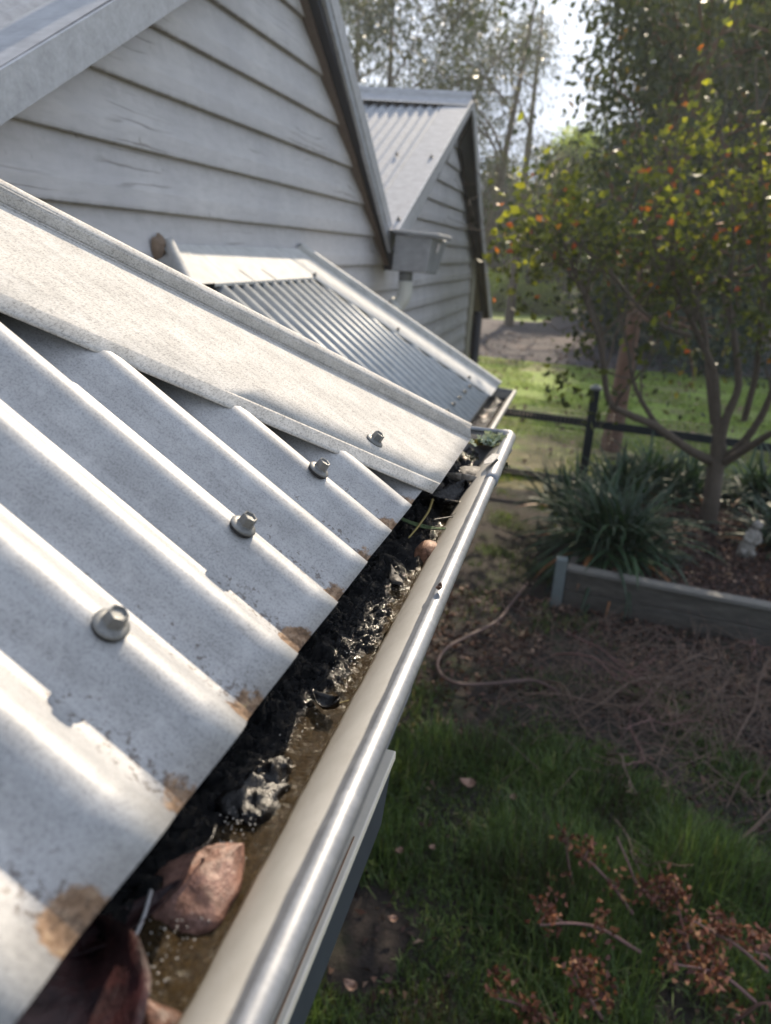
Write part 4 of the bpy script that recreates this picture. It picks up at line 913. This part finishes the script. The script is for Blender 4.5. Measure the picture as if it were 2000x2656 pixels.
# near rough grass, in patches
n = 240000; C = np.zeros((n, 3)); C[:, 0] = rng.uniform(-.75, 2.6, n); C[:, 1] = np.where(rng.uniform(size=n) < .85, rng.uniform(.5, 5.2, n), rng.uniform(5.2, 8.3, n)); C[:, 0] = np.where(C[:, 1] > 5.3, np.minimum(C[:, 0]*.4-.35, .05), C[:, 0])
SPX, SPY = HZ((925, 2430), 0)[:2]
def gdens(x, y):
    k = noise.noise((x*1.6, y*1.6, 7))+.5*noise.noise((x*4, y*4, 1))
    base = .85 if y < 3.3 else .80-(y-3.3)*.62
    if y > 4.6 and x < .1: base = .30
    d_ = math.hypot((x-SPX)*1.1, y-SPY)+.09*noise.noise((x*6, y*6, 5))
    if d_ < .24: base = -.9+d_*3
    return base+k*1.0-.08
dn_ = np.array([gdens(a_, b_) for a_, b_ in C[:, :2]]); C = C[(rng.uniform(size=n) < dn_)]; n = len(C)
hh = np.array([(.06+.24*max(0, .35+noise.noise((a_*1.7, b_*1.7, 12))))*(.35 if b_ > 3.9 else .65 if b_ > 3.4 else .9) for a_, b_ in C[:, :2]])
tag(blades('rough_grass', C, hh, .0075, rng, M_grass, np.clip(rng.normal(.42, .20, n)+np.array([.35*noise.noise((a_*3, b_*3, 22)) for a_, b_ in C[:, :2]]), 0, 1), .5), 'shaded rough green grass on the garden floor below the gutter', 'grass', kind='stuff')
# leaf litter
M_litter = leafmat('litter_leaf', [(0., (.035, .018, .014)), (.5, (.09, .045, .035)), (.85, (.19, .10, .075)), (1., (.36, .24, .17))], .7, .15)
def litter(name, label, n, box, zf, L_, seed, dens=None):
    rng = np.random.default_rng(seed); x0, x1, y0, y1 = box; C = np.stack([rng.uniform(x0, x1, n), rng.uniform(y0, y1, n), np.zeros(n)], 1); C[:, 2] = zf+rng.uniform(0, .02, n)
    if dens: C = C[np.array([rng.uniform() < dens(a_, b_) for a_, b_ in C[:, :2]])]; n = len(C)
    D = rng.normal(size=(n, 3)); D[:, 2] *= .35; V, F, A = leafcards(C, D, L_*rng.uniform(.5, 1.3, n), L_*.55, rng, rng.uniform(0, 1, n)**1.4, .35)
    return tag(mesh(name, V, F, M_litter, attr=A), label, 'leaf litter', kind='stuff')
litter('leaf_litter', 'brown leaf litter over the shaded garden soil', 26000, (-.9, 2.8, .6, 5.5), .02, .045, 15, lambda x, y: (.10 if y < 3.2 else .10+(y-3.2)*.42)*(1.1+noise.noise((x*2, y*2, 4))))
litter('drive_leaves', 'pale fallen leaves scattered over lawn and drive', 1100, (-3, 7, 9, 27), .03, .11, 16)
# larger single fallen leaves
M_ll = leafsurf('pinkish_fallen_leaf', (.26, .14, .10), (.42, .27, .20), .6)
for i, (px, py, s_, lb) in enumerate([(1212, 2036, .085, 'largest pale pink leaf lying in the shaded grass'), (1330, 2072, .05, 'small tan leaf right of the largest pink leaf'), (1035, 2210, .045, 'orange leaf near the middle of the batten'), (908, 2560, .055, 'orange leaf by the bright grass at the bottom'), (1018, 2386, .04, 'little orange leaf above the bare soil patch'), (1120, 2200, .035, 'tan leaf between the orange one and the pink one')]):
    leaf('fallen_leaf', M_ll, tuple(HZ((px, py), .075)), s_, s_*.75, rnd.uniform(0, 3), .4, .5, (.1, .2), lb, group='single leaves on the shaded grass', nL=8, nW=6)

# ---- dark post and rail fence with wire mesh
fz = 8.9
fn = empty('garden_fence', (.29, fz, 0), 'dark blue green post and rail fence with wire mesh across the garden', 'fence')
M_fence = plain('dark_fence_paint', (.008, .014, .020), .9, nscale=25, var=.3)
def rail(pl, pm, pr, hh_, th):
    a_ = HY(pl, fz+.06); b_ = HY(pm, fz+.0); c_ = HY(pr, fz-.05)
    d = (b_-a_)/np.linalg.norm(b_-a_); a_ = a_-d*2.0
    mb = MB(); mb.bar(a_, c_+(c_-b_)*.4, th, hh_); return bevel(mb.build('rail', M_fence, fn, world=True), .006)
rail((1312, 1065), (1528, 1092), (1990, 1158), .095, .03); rail((1336, 1222), (1510, 1246), (1990, 1318), .09, .03); rail((1336, 1262), (1510, 1288), (1990, 1358), .12, .03)
pt = HY((1546, 1010), fz-.03); pb_ = np.array([pt[0]-.0, fz-.03, 0])
mb = MB(); mb.bar(pb_, pt, .10, .10, up=(0, 1, 0)); bevel(mb.build('post', M_fence, fn, world=True), .006)
mb = MB(); q = pt+[0, 0, .0]; mb.add([q+[-.065, -.065, 0], q+[.065, -.065, 0], q+[.065, .065, 0], q+[-.065, .065, 0], q+[-.065, -.065, .022], q+[.065, -.065, .022], q+[.065, .065, .022], q+[-.065, .065, .022], q+[0, 0, .065]], [(3, 2, 1, 0), (0, 1, 5, 4), (1, 2, 6, 5), (2, 3, 7, 6), (3, 0, 4, 7), (4, 5, 8), (5, 6, 8), (6, 7, 8), (7, 4, 8)])
mb.build('post_cap', plain('grey_post_cap', (.16, .17, .18), .6), fn, world=True)
for x in (-2.2, 2.75):
    mb = MB(); mb.bar((x, fz-.03, 0), (x, fz-.03, 1.22), .10, .10, up=(0, 1, 0)); bevel(mb.build('post', M_fence, fn, world=True), .006)
M_wire = plain('rusty_wire', (.24, .22, .20), .5, metallic=.5)
V, F = [], []; paths = []
for i in range(150): x = -2.2+i*.05; paths.append(np.array([[x, fz+.03, .06], [x, fz+.03, .93]]))
for k in range(18): z = .06+k*.05; paths.append(np.array([[-2.2, fz+.03, z], [5.3, fz+.03, z]]))
V, F = tube_arrays(paths, [.0021]*len(paths), 4); mesh('wire_mesh', V, F, M_wire, fn, world=True)

# ---- raised bed of timber sleepers with soil, plants and a small statue
bedA = HZ((1455, 1575), 0); bedB = HZ((2000, 1690), 0); bd = (bedB-bedA)/np.linalg.norm(bedB-bedA); bedB = bedA+bd*3.6; nb_ = np.array([-bd[1], bd[0], 0])
rb_ = empty('raised_bed', tuple(bedA), 'raised garden bed walled with weathered grey timber sleepers', 'garden bed')
m = mat('weathered_sleeper'); t = NT(m); v = t.obj(); n_ = t.noise(t.map(v, (.5, 3, 3)), 9, 6, .7)
t.done(Base_Color=t.ramp(n_, [(.3, (.048, .042, .036)), (.6, (.105, .094, .080)), (.8, (.17, .155, .13))]), Roughness=.85, Normal=t.bump(n_, .4, .01)); M_slp = m
for k in range(2):
    mb = MB(); z0, z1 = .0+k*.158, .155+k*.158; th = .05; o_ = nb_*(.004*k)
    mb.hexa([bedA+o_+[0, 0, z0], bedB+o_+[0, 0, z0], bedB+o_+nb_*th+[0, 0, z0], bedA+o_+nb_*th+[0, 0, z0], bedA+o_+[0, 0, z1], bedB+o_+[0, 0, z1], bedB+o_+nb_*th+[0, 0, z1], bedA+o_+nb_*th+[0, 0, z1]]); bevel(mb.build('sleeper', M_slp, rb_, world=True), .008)
mb = MB(); z0 = .315; mb.hexa([bedA-nb_*.015+[0, 0, z0], bedB-nb_*.015+[0, 0, z0], bedB+nb_*.09+[0, 0, z0], bedA+nb_*.09+[0, 0, z0], bedA-nb_*.015+[0, 0, z0+.035], bedB-nb_*.015+[0, 0, z0+.035], bedB+nb_*.09+[0, 0, z0+.035], bedA+nb_*.09+[0, 0, z0+.035]]); bevel(mb.build('capping_board', plain('pale_sleeper_top', (.17, .16, .145), .85, nscale=20, var=.3), rb_, world=True), .006)
mb = MB(); z1 = .33; mb.hexa([bedA+nb_*.05-bd*.0, bedA+nb_*.05+bd*.05, bedA+nb_*3.1+bd*.05, bedA+nb_*3.1, bedA+nb_*.05+[0, 0, z1], bedA+nb_*.05+bd*.05+[0, 0, z1], bedA+nb_*3.1+bd*.05+[0, 0, z1], bedA+nb_*3.1+[0, 0, z1]]); mb.build('side_sleeper', M_slp, rb_, world=True)
M_bpost = plain('pale_grey_green_post', (.155, .18, .18), .7, nscale=20)
mb = MB(); pc_ = bedA-bd*.045-nb_*.01; mb.bar(pc_, pc_+[0, 0, .42], .085, .085, up=(0, 1, 0)); bevel(mb.build('corner_post', M_bpost, rb_, world=True), .006)
m = mat('bark_mulch'); t = NT(m); v = t.obj(); n_ = t.noise(v, 38, 7, .75)
t.done(Base_Color=t.ramp(n_, [(.35, (.02, .012, .010)), (.6, (.065, .032, .026)), (.78, (.12, .07, .05))]), Roughness=.95, Normal=t.bump(n_, 1., .05))
mesh('mulch', [bedA+nb_*.09+bd*.05+[0, 0, .27], bedB+nb_*.09+[0, 0, .27], bedB+nb_*3.1+[0, 0, .27], bedA+nb_*3.1+bd*.05+[0, 0, .27]], [(0, 1, 2, 3)], m, rb_, world=True)
lt = litter('mulch_leaves', 'reddish brown leaf mulch inside the raised bed', 9000, (.3, 3.6, 5.55, 8.3), .275, .05, 18)
M_strap = leafmat('strappy_leaf', [(0., (.012, .032, .014)), (.6, (.028, .068, .028)), (.93, (.06, .115, .045)), (.95, (.28, .13, .05)), (1., (.40, .17, .07))], .45, .2)
def strappy(label, c, n, L_, seed, wd=.042):
    rng = np.random.default_rng(seed); root = empty('strappy_plant', tuple(c), label, 'plant', 'strappy plants in the raised bed'); V, F, A = [], [], []; S_ = 9
    for i in range(n):
        az = rng.uniform(0, 6.283); el = rng.uniform(.20, 1.35); l = L_*rng.uniform(.6, 1.15); p = np.array(c)+np.array([rng.normal(0, .10), rng.normal(0, .10), 0]); d = np.array([math.cos(az)*math.cos(el), math.sin(az)*math.cos(el), math.sin(el)])
        s = np.array([-math.sin(az), math.cos(az), 0]); k = len(V); a_ = rng.uniform()
        if el < .6 and rng.uniform() < .12: a_ = .97
        else: a_ *= .93
        for j in range(S_+1):
            f = j/S_; w_ = wd*.5*(1-f**3)*(.55+.45*min(1, f*5)); up_ = np.cross(s, d); V += [p-s*w_+up_*w_*.35, p, p+s*w_+up_*w_*.35]; A += [a_]*3
            d = d+np.array([0, 0, -1.])*(.9*l/S_)*(1.2+f*1.6); d /= np.linalg.norm(d); p = p+d*l/S_
            if p[2] < .02: p[2] = .02
        for j in range(S_): q = k+3*j; F += [(q, q+1, q+4, q+3), (q+1, q+2, q+5, q+4)]
    mesh('leaves', V, F, M_strap, root, attr=A, world=True)
    mb = MB(); mb.tube([np.array(c)+[0, 0, -.05], np.array(c)+[0, 0, .08], np.array(c)+[0, 0, .14]], [.11, .09, .03], 8); mb.build('crown_base', M_strap, root, world=True); return root
q = HZ((1585, 1405), .35); strappy('big dark strappy clump spilling over the front corner of the raised bed', (q[0], q[1], .27), 430, .86, 1)
for i, (px, py, n_, L_, lb) in enumerate([(1480, 1300, 150, .55, 'low strappy clump against the fence post'), (1700, 1255, 200, .66, 'strappy clump between the fence post and the tree trunk'), (1980, 1290, 230, .75, 'strappy clump at the right behind the statue'), (2050, 1400, 200, .7, 'strappy clump right of the statue running out of view'), (1800, 1270, 150, .6, 'strappy clump directly behind the tree trunk'), (1610, 1270, 170, .62, 'strappy clump right of the fence post')]):
    q = HZ((px, py), .35); strappy(lb, (q[0], min(q[1], 8.2), .27), n_, L_, 2+i)
# small pale statue
q = HZ((1932, 1440), .275); sx, sy = q[0], q[1]
st = empty('statue', (sx, sy, .275), 'small pale weathered garden statue standing in the bed right of the trunk', 'statue')
M_st = plain('pale_statue_stone', (.29, .265, .235), .8, nscale=45, var=.3, bump=.4, bd=.004)
mb = MB(); mb.tube([np.array([sx, sy, .26]), np.array([sx, sy, .30])], .075, 12); mb.build('plinth', M_st, st, world=True)
def lumps(name, L_):
    mb = MB()
    for P_, r_ in L_: mb.tube([np.array([sx, sy, .30])+np.array(p) for p in P_], r_, 12)
    o = mb.build(name, M_st, st, world=True, smooth=True); return o
lumps('body', [([(0, 0, -.01), (.0, 0, .03), (.012, 0, .10), (.02, 0, .16), (.032, 0, .205), (.036, 0, .225)], [.062, .068, .060, .052, .046, .022]), ([(.065, 0, .19), (.085, -.03, .13), (.04, -.07, .11)], [.022, .02, .018]), ([(-.01, 0, .19), (-.035, -.03, .13), (.01, -.07, .12)], [.022, .02, .018]), ([(-.03, -.05, .03), (-.045, -.09, .02)], [.03, .024]), ([(.03, -.05, .03), (.045, -.09, .02)], [.03, .024])])
lumps('head', [([(.036, 0, .222), (.038, -.004, .238), (.042, -.004, .262), (.045, 0, .29), (.045, 0, .305)], [.02, .036, .045, .034, .006]), ([(.042, -.046, .262), (.042, -.056, .258)], [.009, .006])])

# ---- hose-like brown vine, dry prunings and dead shrub
def ground_path(pix, z, jit=0.): return smoothpath([HZ(p, z)+np.array([0, 0, rnd.uniform(0, jit)]) for p in pix], 6)
P = ground_path([(1368, 1512), (1330, 1560), (1290, 1610), (1215, 1650), (1160, 1680), (1135, 1720), (1150, 1755), (1200, 1775), (1290, 1772), (1380, 1765), (1430, 1785), (1450, 1800)], .07); 
mb = MB(); mb.tube(P-P[0], .011, 10); hs = mb.build('garden_hose', plain('faded_pink_brown_hose', (.125, .078, .07), .6, nscale=60, var=.15), smooth=True); hs.location = tuple(P[0]); tag(hs, 'faded pinkish brown hose curving over the dirt beside the gutter', 'hose')
rng = np.random.default_rng(77)
BR = [((1470, 1640), (1690, 1775), 'long straight stick from the bed post to the middle of the pile'), ((1700, 1780), (1860, 1700), 'stick rising from the pile towards the bed wall'), ((1400, 1770), (1530, 1910), 'stick at the left edge of the pruning pile'), ((1690, 1785), (1700, 1900), 'short upright stick under the pile centre'), ((1760, 1870), (1850, 1810), 'pale forked stick right of the pile centre'), ((1720, 1800), (1765, 1880), 'stick leaning from the pile centre to the fork'), ((1630, 1880), (1610, 1990), 'knobbly stick standing below the pile'), ((1570, 1940), (1650, 2060), 'thin stick crossing the knobbly one'), ((1900, 1940), (1990, 1740), 'tall thin stick at the right of the pile'), ((1430, 1700), (1640, 1800), 'grey stick beneath the long straight one'), ((1360, 1800), (1700, 1830), 'lowest long stick lying flat across the pile'), ((1480, 1870), (1760, 1760), 'stick crossing the pile diagonally upward'), ((1910, 1660), (1960, 1700), 'twiggy stick against the bed wall'), ((1880, 2210), (1990, 2050), 'bare pale stick in the grass at the right'), ((1590, 2120), (1660, 2260), 'brown stem standing in the grass above the dead shrub')]
for i, (a_, b_, lb) in enumerate(BR):
    A1, B1 = HZ(a_, .03), HZ(b_, rng.uniform(.06, .22)); mid_ = (A1+B1)/2+rng.normal(0, .05, 3)+[0, 0, .06]; P = smoothpath([A1, (A1+mid_)/2+rng.normal(0, .015, 3), mid_, (mid_+B1)/2+rng.normal(0, .02, 3), B1], 4)
    segs = [(P, np.linspace(.0085, .003, len(P)))]; tips = []
    for k in range(4): j = rng.integers(4, len(P)-1); dT = P[j]-P[j-1]; dT /= np.linalg.norm(dT); d = dT+rng.normal(0, .6, 3); d[2] = abs(d[2])*.5; grow(P[j], d/np.linalg.norm(d), rng.uniform(.12, .38), .0036, 1, rng, segs, tips, .6, .05, 0, 2, .2)
    V, F = tube_arrays([s[0] for s in segs], [s[1] for s in segs], 6); o = mesh('pruned_branch', V-A1, F, M_twig if i % 3 else M_twigp, smooth=True); o.location = tuple(A1); tag(o, lb, 'branch', 'dry prunings piled below the raised bed')
# tangle of thin dead stems, too many to count
segs = []
for k in range(850):
    c_ = np.array([rng.normal(.95, .6), rng.normal(4.25, .5), 0]); 
    if c_[0] < -.3 or c_[1] > 5.3: continue
    a_ = rng.uniform(0, 3.14); l = rng.uniform(.15, .55); d = np.array([math.cos(a_), math.sin(a_)*.6, 0]); z = rng.uniform(.02, .22)
    segs.append((np.array([c_-d*l/2+[0, 0, z*.4], c_+rng.normal(0, .02, 3)*[1, 1, 0]+[0, 0, z], c_+d*l/2+[0, 0, max(.01, z*rng.uniform(.2, 1.4))]]), np.array([.0028, .0022, .001])))
V, F = tube_arrays([s[0] for s in segs], [s[1] for s in segs], 4); tag(mesh('dry_twigs', V, F, M_twig), 'tangled dry twigs and stalks covering the soil under the prunings', 'twigs', kind='stuff')
M_dead = leafmat('dead_orange_leaf', [(0., (.08, .026, .018)), (.5, (.21, .075, .048)), (.85, (.36, .15, .07)), (1., (.55, .30, .15))], .6, .2)
def dead_branch(label, pix, zs, clusters, seed):
    rng = np.random.default_rng(seed); P = smoothpath([HZ(p, z) for p, z in zip(pix, zs)], 5); root = empty('dead_branch', tuple(P[0]), label, 'branch', 'cut branches with dead orange leaves'); segs = [(P, np.linspace(.0075, .0035, len(P)))]; C, D = [], []
    for (f, n_) in clusters:
        j = int(f*(len(P)-1)); d = rng.normal(0, 1, 3); d[2] = abs(d[2]); d /= np.linalg.norm(d); q = P[j]+d*.05; segs.append((np.array([P[j], P[j]+d*.03, q]), np.array([.003, .0025, .002])))
        for _ in range(n_): C.append(q+rng.normal(0, .028, 3)); D.append(rng.normal(0, 1, 3))
    tubes_obj('stem', segs, M_twigp, root, 6); C = np.array(C); n = len(C); V, F, A = leafcards(C, np.array(D), .030*rng.uniform(.6, 1.3, n), .017, rng, rng.uniform(0, 1, n)**1.3, .5); mesh('dead_leaves', V, F, M_dead, root, attr=A, world=True)
Z = [.12, .22, .30, .34]
dead_branch('dead branch with reddish tip at the left top of the shrub', [(1640, 2370), (1590, 2300), (1545, 2250), (1515, 2225)], Z, [(1., 40), (.75, 30), (.5, 16), (.2, 10)], 1)
dead_branch('dead stem reaching up through the grass centre', [(1700, 2340), (1650, 2290), (1630, 2240), (1600, 2170)], Z, [(.3, 30), (.0, 25)], 2)
dead_branch('dead branch heavy with leaf clusters at the bottom centre', [(1560, 2640), (1530, 2590), (1500, 2540), (1480, 2490)], Z, [(1., 45), (.8, 45), (.55, 40), (.3, 25)], 3)
dead_branch('pale twigged branch holding the largest orange cluster', [(1960, 2600), (1890, 2540), (1830, 2515), (1740, 2500)], Z, [(1., 55), (.7, 60), (.55, 60), (.4, 50)], 4)
dead_branch('dead branch with two orange clusters above the largest one', [(1990, 2520), (1920, 2460), (1870, 2430), (1800, 2390)], Z, [(1., 45), (.8, 55), (.6, 55), (.4, 20)], 5)
dead_branch('dead branch ending in a round cluster left of the shrub', [(1660, 2470), (1560, 2410), (1480, 2395), (1400, 2400)], Z, [(1., 35), (.75, 30), (.5, 28), (.35, 20)], 6)
dead_branch('short dead branch with red buds by the long grass', [(1500, 2350), (1485, 2290), (1475, 2240), (1470, 2200)], [.05, .15, .22, .28], [(1., 30), (.5, 15)], 7)
dead_branch('white twig with a few curled leaves in the corner', [(1900, 2650), (1940, 2625), (1970, 2605), (2010, 2600)], Z, [(.2, 22), (.9, 18)], 8)
dead_branch('dead branch with clusters cut by the right edge', [(2060, 2560), (2020, 2510), (1990, 2480), (1960, 2470)], Z, [(1., 45), (.6, 45)], 9)
dead_branch('dead branch with orange leaves in the middle of the shrub', [(1790, 2480), (1770, 2400), (1755, 2340), (1750, 2290)], Z, [(1., 40), (.85, 40), (.6, 35)], 10)
dead_branch('purplish dead branch lying left at the bottom', [(1440, 2650), (1380, 2620), (1330, 2600), (1290, 2590)], [.05, .09, .12, .12], [(1., 50), (.6, 45), (.3, 30)], 11)

# ------------------------------------------------------------------ thin volume added to lift the background like veiling lens glare
m = bpy.data.materials.new('glare_volume'); m.use_nodes = True; m.node_tree.nodes.clear()
pv = m.node_tree.nodes.new('ShaderNodeVolumePrincipled'); pv.inputs['Color'].default_value = (.86, .92, 1, 1); pv.inputs['Density'].default_value = .0016; pv.inputs['Anisotropy'].default_value = .45
om = m.node_tree.nodes.new('ShaderNodeOutputMaterial'); m.node_tree.links.new(pv.outputs[0], om.inputs['Volume'])
mb = MB(); mb.box((-90, -60, -1), (90, 110, 24)); tag(mb.build('glare_volume', m), 'thin pale volume added for veiling glare over the garden', 'glare_volume', kind='stuff')
